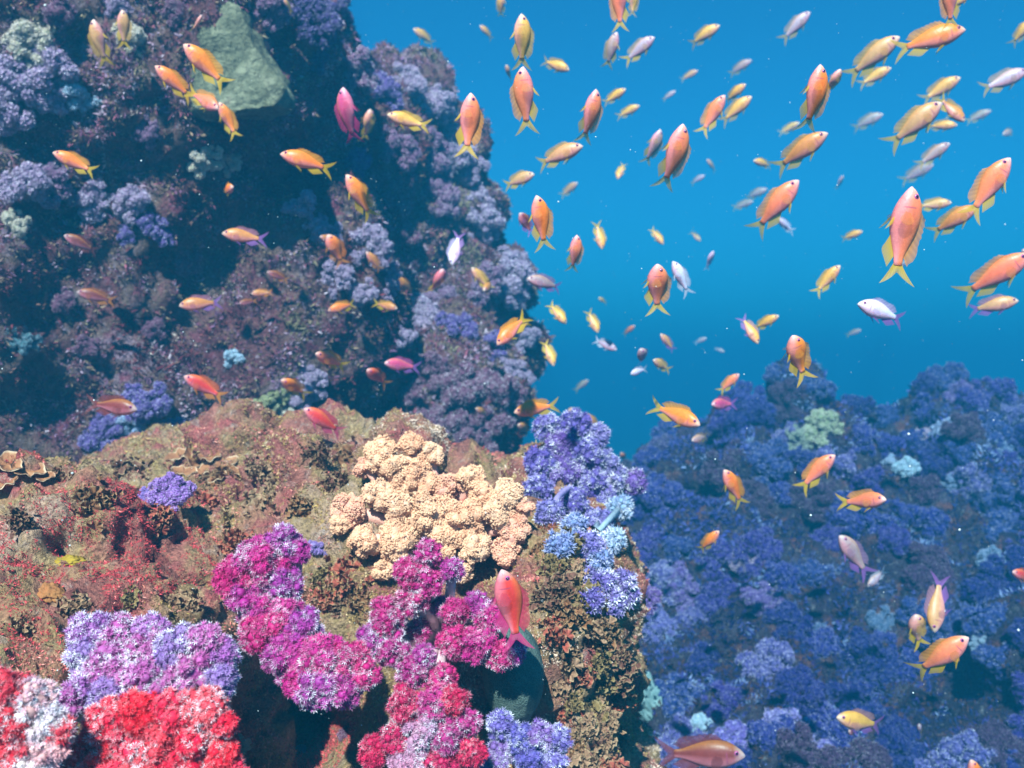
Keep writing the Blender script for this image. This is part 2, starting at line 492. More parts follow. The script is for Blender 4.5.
MAG, PUR, RED = (0.62, 0.012, 0.17), (0.34, 0.08, 0.50), (0.72, 0.008, 0.045)
lobed_coral('soft_coral', 'tall magenta soft coral climbing in steps up the brown ledge below the peach coral', 'soft coral',
    [(283,543,18,.03),(298,552,12,.03),(262,563,26,.02),(238,578,22,.02),(282,585,20,.02),(255,598,26,.02),(280,610,24,.01),(268,632,26,.0),(302,628,20,.0),(290,655,26,-.01),
     (322,662,26,-.02),(348,662,22,-.02),(318,684,24,-.03),(345,686,20,-.03),(300,682,16,-.03),(366,674,14,-.03)],
    .92, (300, 650), MAG, .55, .0030, (.55, .25, .3), 'magenta and red soft corals on the near ledge', 9, seed=3,
    colors=[(.40,.03,.30,1.3),(.48,.02,.26,.9),(.56,.015,.22,.8),(.60,.012,.17,.7)])
lobed_coral('soft_coral', 'bushy magenta soft coral with bare white stems, left of the red fish', 'soft coral',
    [(428,553,13,.0),(410,573,16,0),(452,570,12,0),(428,582,16,0),(412,600,16,0),(440,606,10,.03),(418,630,12,.03),(385,618,20,0),(372,640,16,-.01),(392,648,18,-.01),(455,612,13,-.01),
     (478,606,14,0),(490,620,14,-.01),(455,640,18,-.01),(424,656,11,-.02),(478,645,18,-.02),(500,655,14,-.02),(516,653,11,-.02),(412,672,16,-.02),(440,680,16,-.02)],
    .98, (440, 640), MAG, .6, .0030, (.80, .52, .58), 'magenta and red soft corals on the near ledge', 8, seed=4,
    colors=[(.50,.012,.20,1.0),(.55,.012,.17,.8),(.42,.02,.25,1.2)])
lobed_coral('soft_coral', 'crimson soft coral with white patches at the bottom below the grey sponge', 'soft coral',
    [(405,703,18),(432,705,16),(455,700,14),(422,728,20),(396,738,16),(446,735,18),(375,752,16),(410,758,20),(440,762,18),(468,722,13),(472,752,14)],
    .92, (430, 730), RED, .6, .0030, (.75, .6, .65), 'magenta and red soft corals on the near ledge', 8, seed=5,
    colors=[(.6,.01,.1,.5),(.5,.02,.2,.7),(.62,.008,.08,.45),(.55,.25,.4,.9)])
lobed_coral('soft_coral', 'violet blue soft coral at the bottom edge beside the crimson one', 'soft coral',
    [(500,725,14),(518,738,15),(540,735,14),(560,738,12),(530,755,15),(500,752,15),(555,760,14),(480,770,14)],
    .95, (525, 750), PUR, .6, .0030, (.4, .35, .6), None, 8, seed=6, colors=[(.18,.12,.44,1.1),(.14,.11,.44,.9),(.26,.13,.42,1.2)])
lobed_coral('soft_coral', 'lilac and white soft coral heads above the scarlet coral in the near corner', 'soft coral',
    [(92,632,22,.02),(118,640,24,.02),(88,655,20,.01),(112,668,24,.0),(150,632,18,.02),(150,652,22,.01),(178,648,22,.0),(205,645,20,.0),(222,655,16,0),(190,672,22,-.01),(222,680,16,-.01),
     (140,685,22,-.02),(85,685,18,-.01),(168,692,20,-.02),(108,698,20,-.02),(70,700,16,-.02)],
    .70, (150, 690), PUR, .8, .0026, (.5, .4, .6), None, 9, seed=7, colors=[(.40,.12,.42,1.7),(.50,.09,.34,1.5),(.32,.17,.46,1.5),(.48,.10,.36,1.9)])  # white polyp tips, strengthened to paint in blown-out highlights
lobed_coral('soft_coral', 'scarlet soft coral under the lilac heads in the near corner', 'soft coral',
    [(108,722,22),(140,712,22),(172,712,22),(205,708,20),(222,724,14),(95,748,22),(128,742,24),(162,740,24),(196,738,22),(222,752,16),(112,772,24),(146,770,26),(182,768,26),(214,776,18),(236,772,12),(76,770,20)],
    .64, (160, 760), RED, .4, .0024, (.7, .3, .35), 'magenta and red soft corals on the near ledge', 9, seed=8,
    colors=[(.80,.008,.05,1.0),(.82,.01,.035,.7),(.80,.02,.07,1.4),(.80,.05,.08,1.2)])
lobed_coral('soft_coral', 'red soft coral with white blotches, partly painted overexposure, at the lowest corner of the reef', 'soft coral',
    [(8,690,22),(35,700,20),(12,718,22),(45,722,18),(20,742,20),(50,748,18),(5,765,22),(35,768,20),(60,730,14)],
    .60, (30, 740), RED, .9, .0025, (.95, .9, .9), 'magenta and red soft corals on the near ledge', 8, seed=9,
    colors=[(.80,.04,.07,1.1),(.85,.45,.45,1.8),(.80,.02,.05,.8),(.9,.72,.7,2.0)])  # white blotches, made paler still to paint in the corner's overexposed glow
lobed_coral('leather_coral', 'large peach coloured cauliflower coral in the middle of the ledge', 'soft coral',
    [(385,458,20,.03),(410,446,18,.03),(428,452,16,.03),(365,470,14,.03),(400,475,24,.02),(425,478,22,.02),(378,495,22,.0),(352,512,18,0),(340,530,13,0),(362,538,20,-.01),(398,510,26,0),
     (448,488,20,.02),(470,480,17,.02),(482,496,20,.01),(505,492,18,.01),(522,506,14,.01),(430,515,26,-.01),(462,520,24,-.01),(495,520,22,0),(515,528,18,0),(400,545,22,-.02),(440,548,24,-.02),
     (475,548,24,-.02),(505,550,18,-.01),(385,568,14,-.02),(425,572,14,-.02),(460,572,14,-.02)],
    1.22, (440, 530), (.62, .3, .15), 0, .0011, (.75, .36, .28), None, 15, cover=1.15, seed=10, bead=True,
    colors=[(.76,.42,.27),(.74,.38,.24),(.78,.46,.31),(.74,.34,.25)])
lobed_coral('soft_coral', 'purple and white soft coral rising behind the peach coral at the ledge corner', 'soft coral',
    [(548,428,14,.02),(575,424,15,.02),(596,436,13,.02),(560,446,18,0),(585,455,18,0),(540,462,15,0),(605,462,13,.02),(565,475,18,-.01),(538,488,14,-.01),(590,482,16,-.01),(615,478,13,.02),
     (634,482,12,.03),(600,500,16,0),(572,503,16,-.01),(548,512,14,-.01)],
    1.62, (575, 480), (.28,.16,.58), .8, .0046, (.4,.3,.6), 'purple soft corals on the ledge corner', 8, tpl=POLYP_MID, seed=11,
    colors=[(.16,.11,.42,1.3),(.14,.09,.40,.9),(.22,.18,.46,1.6),(.17,.08,.36,.8)])
lobed_coral('soft_coral', 'pale cyan and blue soft coral under the purple one at the ledge corner', 'soft coral',
    [(575,528,14),(598,522,15),(620,508,12),(560,545,14),(588,546,16),(612,540,13),(600,560,12)],
    1.55, (590, 535), (.3,.4,.7), .9, .0046, (.5,.6,.7), None, 8, tpl=POLYP_MID, seed=12, colors=[(.2,.26,.5,1.0),(.22,.18,.5,.9),(.3,.42,.6,1.2)])
lobed_coral('soft_coral', 'small lilac soft coral bunch above the brown ruffled algae', 'soft coral',
    [(585,578,12),(603,585,14),(624,582,12),(592,600,12),(614,602,13),(630,596,9)],
    1.45, (605, 592), (.4,.25,.6), .7, .0046, (.5,.4,.6), 'purple soft corals on the ledge corner', 8, tpl=POLYP_MID, seed=13, colors=[(.20,.15,.42,1.2),(.16,.11,.38,.9)])

# ---- colonies of the wall and the far reef: a few prototypes, copied
def proto_colony(seed, nb, knob, size, tpl, spread=.9, cover=.75):
    r = np.random.default_rng(seed)
    cs, rs, tubes = [], [], []
    for i in range(nb):
        d = r.normal(size=3); d[2] = abs(d[2]) * .9 + .12; d = d / np.linalg.norm(d)
        d = d * np.array([spread, spread, 1]); L = .5 + .35 * r.random()
        c = d * L
        tubes.append(tube([np.array([0, 0, -.15]), c * .5 + r.normal(size=3) * .04, c], [.13, .09, .07], 6))
        a, b = sub_balls(c, .24 + .12 * r.random(), knob, r, (.32, .48)); cs += a; rs += b
    core = bumpy_balls(cs, [x * .94 for x in rs], r, 1)
    V, F = join(tubes + [(core[0], None, core[1][0])])
    body = mesh_np('soft_coral_body', V, F)
    body.materials.append(M['flesh'])
    pv_, pf, pa = polyps_on(cs, rs, size, cover, r, tpl)
    pol = mesh_np('soft_coral_polyps', pv_, pf, pa, smooth=False); pol.materials.append(M['polyp'])
    return body, pol
PROTO = [proto_colony(20 + i, 10 + i % 3 * 3, 9, .046, POLYP_LOW, .8 + .15 * (i % 3)) for i in range(6)]

used_labels = {}
def place_colony(px, py, rpx, c, k, label, group, stretch=1.0, sink=.25):
    p, n = hit(px, py)
    if p is None: return None
    s = rpx * p.y / FPX
    body, pol = PROTO[random.randrange(len(PROTO))]
    o = link('soft_coral', body)
    n = (n + Vector((0, -.35, .35))).normalized()
    q = n.to_track_quat('Z', 'Y').to_matrix().to_4x4() @ Matrix.Rotation(random.random() * 6.28, 4, 'Z')
    o.matrix_world = Matrix.Translation(p - n * s * sink) @ q @ Matrix.Diagonal((s * stretch, s * (.9 + .2 * random.random()), s, 1))
    o.color = (c[0] * .7, c[1] * .7, c[2] * .7, 1)
    pc = link('polyps', pol, o); pc.color = (*c, k)
    tag(o, label, 'soft coral', group)
    return o

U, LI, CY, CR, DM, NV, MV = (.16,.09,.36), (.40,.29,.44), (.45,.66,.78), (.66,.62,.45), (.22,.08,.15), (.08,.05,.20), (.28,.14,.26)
WALLG = 'pale soft corals dotted over the reef cliff'
wall_corals = [
 (40,72,42,LI,.8,'broad lilac soft coral on the upper cliff left of the two pale head-up fish'),
 (12,105,38,LI,.6,'dull lilac soft coral at the frame edge under the broad lilac one'),
 (76,88,20,CY,1.0,'cyan white soft coral streak at the lower tip of the broad lilac coral'),
 (92,104,12,CY,1.1,'tiny cyan white tuft just under the cyan streak'),
 (132,38,24,CR,.9,'whitish soft coral behind the two pale head-up fish at the top'),
 (118,8,20,LI,.6,'lilac tuft at the very top above the two pale head-up fish'),
 (60,10,24,DM,.5,'dim mauve soft coral in the top corner of the cliff'),
 (175,12,22,DM,.5,'dim mauve tuft at the top left of the grey rock slab'),
 (22,190,34,LI,.8,'grey lilac soft coral at the frame edge level with the white tuft'),
 (62,185,28,MV,.7,'mauve soft coral under the small orange fish on the left cliff'),
 (100,200,30,LI,.9,'pale lilac soft coral in the middle of the slanting lilac row'),
 (132,208,28,LI,1.0,'brightest lilac soft coral, with white tips, in the slanting lilac row'),
 (155,228,22,U,.8,'violet soft coral ending the slanting lilac row at its lower end'),
 (125,235,16,U,.7,'small violet tuft under the bright lilac coral of the slanting row'),
 (18,225,20,CR,.6,'buff tuft at the frame edge under the grey lilac coral'),
 (205,158,18,CR,1.1,'cream white bushy coral tuft hanging below the grey rock slab'),
 (226,162,15,CR,1.2,'smaller cream tuft joined to the bushy one below the slab'),
 (150,130,18,MV,.5,'dim mauve tuft left of the cream tufts'),
 (128,160,18,DM,.5,'dim purple tuft between the small orange fish and the cream tufts'),
 (308,22,34,NV,.4,'dark navy soft coral on the cliff shoulder right of the slab'),
 (338,8,26,NV,.5,'dark navy soft coral at the top of the cliff outline'),
 (270,8,22,MV,.6,'buff mauve soft coral at the top above the slab'),
 (315,60,24,NV,.4,'dark blue soft coral below the cliff shoulder'),
 (405,84,24,LI,.9,'pale lilac soft coral knob standing out on the cliff outline above the yellow fish'),
 (378,98,26,U,.7,'violet soft coral beside the pale knob on the cliff outline'),
 (425,112,24,LI,.9,'pale lilac soft coral right of the yellow fish on the outline'),
 (450,135,24,LI,.9,'lilac soft coral behind the long pink fish at the outline'),
 (462,165,24,LI,.8,'lilac soft coral under the tail of the long pink fish'),
 (430,158,28,MV,.6,'mauve soft coral below the forked tail of the yellow fish'),
 (395,150,30,MV,.5,'mauve soft coral under the yellow fish'),
 (350,165,26,U,.5,'dark violet soft coral under the crimson grey fish'),
 (395,190,28,DM,.5,'dim mauve soft coral right of the orange fish with split yellow tail'),
 (478,195,20,LI,.9,'lilac soft coral on the outline near the orange fish with lifted tail'),
 (435,200,26,MV,.7,'mauve soft coral above the pale lilac fish'),
 (300,212,28,LI,.7,'lilac soft coral under the plain orange fish in side view'),
 (325,232,22,LI,.7,'lilac tuft below left of the orange fish with split yellow tail'),
 (400,232,28,DM,.5,'dim mauve soft coral left of the pale lilac fish'),
 (478,235,24,LI,.8,'lilac soft coral right of the pale lilac fish'),
 (505,262,26,LI,.8,'lilac soft coral on the outline above the grey olive fish'),
 (485,285,26,MV,.7,'mauve soft coral behind the yellow pair at the cliff edge'),
 (512,292,22,LI,.7,'lilac soft coral at the outline left of the grey olive fish'),
 (335,278,22,LI,.8,'whitish lilac tuft above the small side-on orange fish'),
 (360,292,20,LI,.9,'pale tuft between the two small side-on orange fish'),
 (385,285,24,LI,.8,'pale lilac soft coral above the brown orange fish'),
 (418,318,26,LI,1.0,'bright pale soft coral below the brown orange fish'),
 (400,338,20,LI,.8,'pale lilac tuft above the pair of round red fish'),
 (440,300,24,MV,.7,'mauve soft coral under the red orange fish with raised fins'),
 (455,330,26,U,.6,'violet soft coral in the middle of the lower cliff'),
 (492,345,24,U,.8,'violet and white tuft at the outline under the orange fish heading down'),
 (515,372,22,LI,.8,'pale lilac tuft at the lowest part of the cliff outline'),
 (430,372,28,DM,.6,'dusky mauve soft coral right of the pair of round red fish'),
 (465,385,34,DM,.8,'dusky pink mauve soft coral behind the small brown orange fish'),
 (500,400,32,DM,.8,'dusky mauve soft coral left of the side-on orange fish at the gap'),
 (440,415,30,DM,.7,'dusky pink soft coral right above the peach coral'),
 (478,430,30,DM,.6,'dark mauve soft coral between the peach and the purple corals'),
 (410,400,22,DM,.6,'dusky mauve tuft above the left side of the peach coral'),
 (238,358,17,CY,1.0,'small icy blue soft coral alone in the dark recess'),
 (272,398,22,(.42,.45,.2),.5,'mossy green soft coral left of the orange fish with yellow tail flick'),
 (308,388,22,LI,.9,'pale grey lilac tuft behind the orange fish with yellow tail flick'),
 (292,405,16,CR,.9,'cream green tuft below the orange fish with yellow tail flick'),
 (145,402,28,U,.8,'blue violet soft coral right of the dim maroon fish'),
 (170,425,24,U,.8,'blue violet soft coral at the lower right of the dim maroon fish'),
 (135,428,22,(.35,.5,.72),1.0,'light blue centred soft coral below the dim maroon fish'),
 (105,440,26,U,.6,'dark violet soft coral at the foot of the cliff below the maroon fish'),
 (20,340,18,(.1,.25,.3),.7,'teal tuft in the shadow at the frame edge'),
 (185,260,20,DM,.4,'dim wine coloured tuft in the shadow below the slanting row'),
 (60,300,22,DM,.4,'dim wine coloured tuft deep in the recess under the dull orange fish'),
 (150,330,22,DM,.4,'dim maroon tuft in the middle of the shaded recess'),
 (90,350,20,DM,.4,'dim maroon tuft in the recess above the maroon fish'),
]
wall_corals += [
 (436,108,30,LI,1.1,'fluffy pale lilac soft coral at the outline between yellow and long pink fish'),
 (458,152,30,LI,1.1,'fluffy pale lilac soft coral on the outline just below the long pink fish'),
 (482,215,28,LI,1.0,'fluffy lilac soft coral bulging at the outline level with the pale lilac fish'),
 (506,280,32,LI,1.1,'fluffy pale lilac soft coral bulging at the outline beside the grey olive fish'),
 (516,345,28,LI,1.0,'fluffy lilac soft coral at the outline left of the yellow nose down fish'),
 (355,70,26,MV,.9,'fluffy mauve soft coral above the crimson grey fish at the step of the outline'),
 (368,250,30,LI,1.0,'large fluffy pale lilac soft coral around the small brown orange diver'),
 (30,45,30,CR,.9,'greyish cream fluffy soft coral in the top left of the cliff'),
]
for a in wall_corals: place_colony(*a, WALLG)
place_colony(168, 492, 24, (.42,.2,.62), .8, 'bright violet soft coral on the ledge beside the orange plate coral', WALLG)
place_colony(145, 500, 13, (.34,.2,.66), .8, 'tiny violet tuft left of the bright violet coral on the ledge', WALLG)
place_colony(318, 548, 12, (.34,.22,.6), .5, 'tiny violet tuft on the ledge left of the peach coral', WALLG)
place_colony(75, 668, 12, (.3,.2,.5), .5, 'dusky purple tuft at the left edge of the lilac heads', WALLG)

# ---- far reef carpet
LANDMARKS = [('bright orange fish above the ridge',794,353),('tail-on orange fish',682,416),('small pink fish on the ridge',720,402),('head-up orange fish',733,490),('slanted orange fish',817,473),
  ('orange fish spreading yellow fins',860,503),('tiny orange fish low on the slope',709,541),('olive fish with violet tail',853,550),('fish diving beside the big pink one',938,600),('big pink fish with yellow tail',948,658),
  ('yellow side-on fish at the bottom',858,720),('dark maroon fish at the bottom',702,750),('cyan pitted sponge',650,705),('pale green coral head',825,432),('fish tip at the bottom edge',977,765),('red fish at the frame edge',1016,577),
  ('ledge corner',640,560),('ridge crest',880,385),('right frame edge',1020,460),('icy white patch',905,470)]
def where(px, py, skip=0):
    L = sorted(LANDMARKS, key=lambda a: (a[1] - px) ** 2 + (a[2] - py) ** 2)[skip]
    dx, dy = L[1] - px, L[2] - py
    far = math.hypot(dx, dy)
    q = 'just ' if far < 32 else ('' if far < 62 else 'well ')
    side = ('above' if dy > 0 else 'below') if abs(dy) > abs(dx) * 1.6 else ('left of' if dx > 0 else 'right of') if abs(dx) > abs(dy) * 1.6 else (('upper ' if dy > 0 else 'lower ') + ('left of' if dx > 0 else 'right of'))
    return f'{q}{side} the {L[0]}'
FARG = 'blue violet soft corals carpeting the far reef'
def far_coral(px, py, rpx, c, k, cname):
    for s in (0, 1, 2, 3):
        lab = f'{cname} soft coral {where(px, py, s)}'
        if lab not in used_labels: break
    used_labels[lab] = 1
    return place_colony(px, py, rpx, c, k, lab, FARG)
for a in [(905,470,17,(.4,.6,.72),1.0,'icy white'),(925,440,24,LI,.9,'pale lilac'),(945,430,17,(.3,.4,.62),.9,'pale blue'),(890,462,13,(.35,.48,.66),1.0,'icy blue'),(865,392,20,(.4,.42,.45),.9,'grey green'),(892,395,18,(.4,.42,.45),.8,'grey buff'),
          (825,430,24,(.42,.48,.28),.7,'pale green'),(800,440,16,(.35,.42,.3),.6,'mossy'),(780,405,18,LI,.7,'lilac'),(755,395,20,U,.6,'violet'),(960,395,18,U,.7,'blue violet'),(940,480,12,(.3,.45,.6),.8,'cyan'),
          (700,400,18,LI,.6,'lilac'),(660,450,22,NV,.5,'navy'),(960,480,18,(.2,.3,.5),.8,'pale blue'),(1005,455,20,(.1,.18,.36),.6,'teal blue'),(700,725,16,CY,1.0,'cyan white'),(820,640,20,(.12,.18,.36),.7,'grey blue'),
          (880,620,17,(.1,.18,.34),.6,'grey teal'),(740,750,34,(.2,.14,.55),.8,'bright violet'),(785,735,34,(.26,.22,.56),.8,'violet'),(815,750,30,(.2,.16,.5),.8,'violet'),(980,640,13,(.3,.42,.55),.8,'pale cyan'),(990,560,18,(.18,.28,.45),.8,'grey cyan'),
          (640,600,22,U,.6,'violet'),(660,630,26,(.18,.16,.5),.6,'blue violet'),(680,590,28,U,.6,'violet'),(760,600,24,U,.6,'violet'),(745,560,22,LI,.6,'lilac')]:
    far_coral(*a)
taken = [(825,430),(905,470)]
tries = 0
FC = [((.045,.025,.26),.40,'violet'),((.018,.018,.19),.25,'deep blue'),((.028,.028,.26),.40,'blue violet'),((.11,.09,.36),.9,'pale violet'),((.07,.03,.09),.25,'dusky purple'),((.025,.045,.25),.45,'blue')]
while len(taken) < 150 and tries < 4000:
    tries += 1
    px, py = random.uniform(585, 1035), random.uniform(372, 775)
    rr = 21 + 14 * (py - 372) / 400
    if any((px - a) ** 2 + (py - b) ** 2 < (rr * 1.12) ** 2 for a, b in taken): continue
    p, n = hit(px, py)
    if p is None or p.y < 1.9: continue
    taken.append((px, py))
    if any((px - a) ** 2 + (py - b) ** 2 < c * c for a, b, c in ((855,600,46),(700,510,30),(930,705,46),(640,690,36),(790,535,24),(960,540,28),(735,650,28))): continue   # dark bare hollows
    if 770 < px < 830 and 590 < py < 690 and random.random() < .6: continue   # the bare rusty patch
    c, k, nm = random.choice(FC)
    far_coral(px, py, rr * random.uniform(.85, 1.2), c, k * random.uniform(.7, 1.2), nm)
# ------------------------------------------------------------------ slab, plates, sponges, algae, turf
def mat_slab():
    t = NT('slab_rock'); p = t.pos()
    c = t.ramp(t.noise(p, 9, 6, .65, .5), [(.3, (.08, .08, .055)), (.48, (.15, .155, .10)), (.62, (.25, .25, .17)), (.76, (.20, .13, .11))])
    c = t.mix(.7, c, t.ramp(t.noise(p, 70, 4, .65), [(.3, .5), (.7, 1.5)]), 'MULTIPLY')
    t.bump(t.math('ADD', t.noise(p, 60, 5, .7), t.math('MULTIPLY', t.noise(p, 20, 4), 2.)), 1.0, .02)
    return t.done(c, .9, .1)
def outline_rock(name, label, cat, outline, d, thick, mat, amp, seed, tilt=0.0, voxel=.014):
    """a solid slab: the outline at its front face, inset at the back"""
    bm = bmesh.new(); cx = sum(p[0] for p in outline) / len(outline); cy = sum(p[1] for p in outline) / len(outline)
    rings = []
    for k, (dd, sc) in enumerate(((0, .82), (.18 * thick, 1.0), (.6 * thick, 1.0), (thick, .8))):
        rings.append([bm.verts.new(at(cx + (x - cx) * sc, cy + (y - cy) * sc, d + dd + tilt * (cy - y) / FPX * d)) for x, y in outline])
    n = len(outline)
    for a, b in zip(rings, rings[1:]):
        for i in range(n): bm.faces.new((a[i], a[(i + 1) % n], b[(i + 1) % n], b[i]))
    bm.faces.new(rings[0][::-1]); bm.faces.new(rings[-1])
    bmesh.ops.recalc_face_normals(bm, faces=bm.faces[:])
    me = bpy.data.meshes.new('tmp'); bm.to_mesh(me); bm.free()
    o = bpy.data.objects.new('tmp', me); col.objects.link(o)
    md = o.modifiers.new('r', 'REMESH'); md.mode = 'VOXEL'; md.voxel_size = voxel
    dg = bpy.context.evaluated_depsgraph_get(); dg.update()
    m2 = bpy.data.meshes.new_from_object(o.evaluated_get(dg)); bpy.data.objects.remove(o); bpy.data.meshes.remove(me)
    nv = len(m2.vertices); V = np.empty(nv * 3, np.float32); m2.vertices.foreach_get('co', V); V = V.reshape(-1, 3)
    N = np.empty(nv * 3, np.float32); m2.vertices.foreach_get('normal', N); N = N.reshape(-1, 3)
    for s, a, oc in amp: V = V + N * (a * fbm(V, s, oc, .55, seed))[:, None]
    c = V.mean(0); m2.vertices.foreach_set('co', (V - c).astype(np.float32).ravel()); m2.update()
    m2.polygons.foreach_set('use_smooth', np.ones(len(m2.polygons), bool)); m2.name = name
    ob = link(name, m2, None, mat); ob.location = Vector(c); tag(ob, label, cat); return ob
ds = min(wall_depth(x, y) for x, y in ((240, 70), (200, 100), (270, 100), (230, 20), (285, 95)))
slab = outline_rock('rock_slab', 'grey green rock slab jutting out of the upper cliff, its right edge lit', 'rock',
    [(196, -20), (236, -14), (256, 26), (276, 58), (293, 84), (297, 102), (288, 117), (262, 121), (232, 125), (206, 122), (190, 112), (180, 80), (186, 30)], ds - .05, .45, mat_slab(), [(5, .03, 3), (16, .016, 4), (50, .007, 2)], 4, .12)
sm = slab.data; Vs_ = np.empty(len(sm.vertices) * 3, np.float32); sm.vertices.foreach_get('co', Vs_); Vs_ = Vs_.reshape(-1, 3).astype(float) + np.array(slab.location)
sm.calc_loop_triangles(); Ts_ = np.empty(len(sm.loop_triangles) * 3, np.int32); sm.loop_triangles.foreach_get('vertices', Ts_); Ts_ = Ts_.reshape(-1, 3)
BVH = BVHTree.FromPolygons(np.concatenate([allV, Vs_]).tolist(), np.concatenate([allT, Ts_ + len(allV)]).tolist())   # things keep clear of the slab too

# ruffled plates with pale rims
def mat_plate():
    t = NT('plate_coral_skin'); p = t.pos(); e = t.attr('rim')
    c = t.ramp(t.noise(p, 60, 4, .6), [(.3, (.22, .08, .04)), (.6, (.36, .15, .07)), (.8, (.46, .26, .14))])
    c = t.mix(t.math('MULTIPLY', t.ramp(e, [(.86, 0), (.99, 1)]), t.ramp(t.noise(p, 40, 3), [(.4, .2), (.6, 1)])), c, (.70, .48, .32, 1))
    t.bump(t.noise(p, 190, 3), .6, .004)
    return t.done(c, .7, .2)
MP = mat_plate()
def plate_mesh(r, rad):
    n, m = 40, 9; V, A = [], []
    ph = r.random(4) * 6.28
    for i in range(m):
        s = i / (m - 1)
        for j in range(n):
            a = 2 * np.pi * j / n
            rr = rad * s * (1 + .16 * math.sin(2 * a + ph[0]) + .12 * math.sin(3 * a + ph[1]) + .07 * math.sin(7 * a + ph[2]))
            V.append((rr * math.cos(a), rr * math.sin(a), rad * (.30 * s * s + .10 * s * s * math.sin(5 * a + ph[3]) + .06 * s * math.sin(9 * a)))); A.append(s)
    V = np.array(V); F = np.array([(i * n + j, i * n + (j + 1) % n, (i + 1) * n + (j + 1) % n, (i + 1) * n + j) for i in range(m - 1) for j in range(n)])
    B = V - np.array([0, 0, rad * .10]); nn = len(V)       # underside and rim: a real thickness
    e = np.array([((m - 1) * n + j, (m - 1) * n + (j + 1) % n, nn + (m - 1) * n + (j + 1) % n, nn + (m - 1) * n + j) for j in range(n)])[:, ::-1]
    return mesh_np('plate', np.concatenate([V, B]), [np.concatenate([F, F[:, ::-1] + nn, e])], {'rim': np.array(A + A)})
def plate_coral(label, plates, d0, seed):
    r = np.random.default_rng(seed); c0 = None; e = None
    for px, py, rp in plates:
        p, n = hit(px, py)
        if p is None: continue
        if e is None:
            e = bpy.data.objects.new('plate_coral', None); col.objects.link(e); e.location = p; c0 = p.copy(); tag(e, label, 'coral')
        rad = rp * p.y / FPX
        q = link('plate', plate_mesh(r, rad), e, MP)
        nn = (n * .25 + Vector((r.normal() * .25, -.22, .95))).normalized()
        q.matrix_local = Matrix.Translation(p - c0 + nn * rad * .12) @ nn.to_track_quat('Z', 'Y').to_matrix().to_4x4()
plate_coral('orange brown plate coral with pale ruffled rims at the back of the ledge', [(180, 458, 12), (195, 462, 14), (212, 458, 12), (204, 474, 13), (226, 466, 11), (238, 474, 9), (184, 474, 11), (218, 480, 10)], 1.5, 3)
plate_coral('orange plate coral with a bright rim at the edge of the frame', [(8, 466, 15), (26, 472, 14), (44, 478, 10), (4, 486, 15)], 1.3, 5)

# sponges
def lump_mesh(name, seed, sub, sx, sy, sz, amp, fr):
    V, F = ICO[3]; bm = bmesh.new(); bmesh.ops.create_icosphere(bm, subdivisions=sub, radius=1)
    V = np.array([v.co[:] for v in bm.verts]); F = np.array([[v.index for v in f.verts] for f in bm.faces]); bm.free()
    V = V * (1 + amp * fbm(V, fr, 4, .55, seed))[:, None]
    return mesh_np(name, V * [sx, sy, sz], F)
def mat_sponge(name, a, b, hole, hs, hr=(.10, .2)):
    t = NT(name); p = t.pos()
    c = t.ramp(t.noise(p, 40, 4, .6), [(.3, a), (.7, b)])
    v = t.voro(p, hs)
    c = t.mix(t.ramp(v, [(hr[0], 1), (hr[1], 0)]), c, (*hole, 1))
    t.bump(v, .5, .003)
    return t.done(c, .8, .15)
p = at(514, 674, 1.05)
sp = link('sponge', lump_mesh('sponge', 3, 5, .036, .045, .058, .10, 2.0), None, mat_sponge('grey_sponge_skin', (.07, .11, .10), (.13, .17, .15), (.05, .075, .07), 520, (.05, .6)))
sp.location = p; tag(sp, 'smooth grey green barrel sponge under the magenta coral, below the red fish', 'sponge')
p, n = hit(652, 708)
if p is not None:
    sp = link('sponge', lump_mesh('sponge', 5, 5, 12 * p.y / FPX, .03, 36 * p.y / FPX, .7, 4.5), None, mat_sponge('cyan_sponge_skin', (.12, .20, .22), (.28, .37, .38), (.012, .035, .05), 55, (.26, .38)))
    sp.location = p; sp.rotation_euler = (0, R(-22), 0); tag(sp, 'pale cyan sponge full of dark pits in the gap right of the ledge', 'sponge')
for (px, py, rp, a, b, lab) in [(70, 562, 13, (.30, .18, .02), (.44, .28, .03), 'mustard yellow sponge crust on the near rock'), (50, 592, 12, (.32, .11, .04), (.42, .18, .06), 'orange sponge crust below the mustard yellow one')]:
    p, n = hit(px, py)
    if p is None: continue
    r_ = rp * p.y / FPX
    sp = link('sponge', lump_mesh('sponge_crust', px, 4, r_, r_, r_ * .38, .7, 3.4), None, mat_sponge('sponge_crust_skin', a, b, tuple(x * .5 for x in a), 190, (.08, .2)))
    sp.matrix_world = Matrix.Translation(p) @ n.to_track_quat('Z', 'Y').to_matrix().to_4x4(); tag(sp, lab, 'sponge')
for a in [(240, 745, 11, CR, 1.0, 'small cream tuft in the dark hollow beside the scarlet coral'), (300, 752, 9, (.2, .35, .7), .9, 'tiny blue tuft deep in the dark hollow at the bottom'), (345, 735, 12, DM, .5, 'dim purple tuft in the dark hollow left of the crimson coral')]:
    place_colony(*a, None)

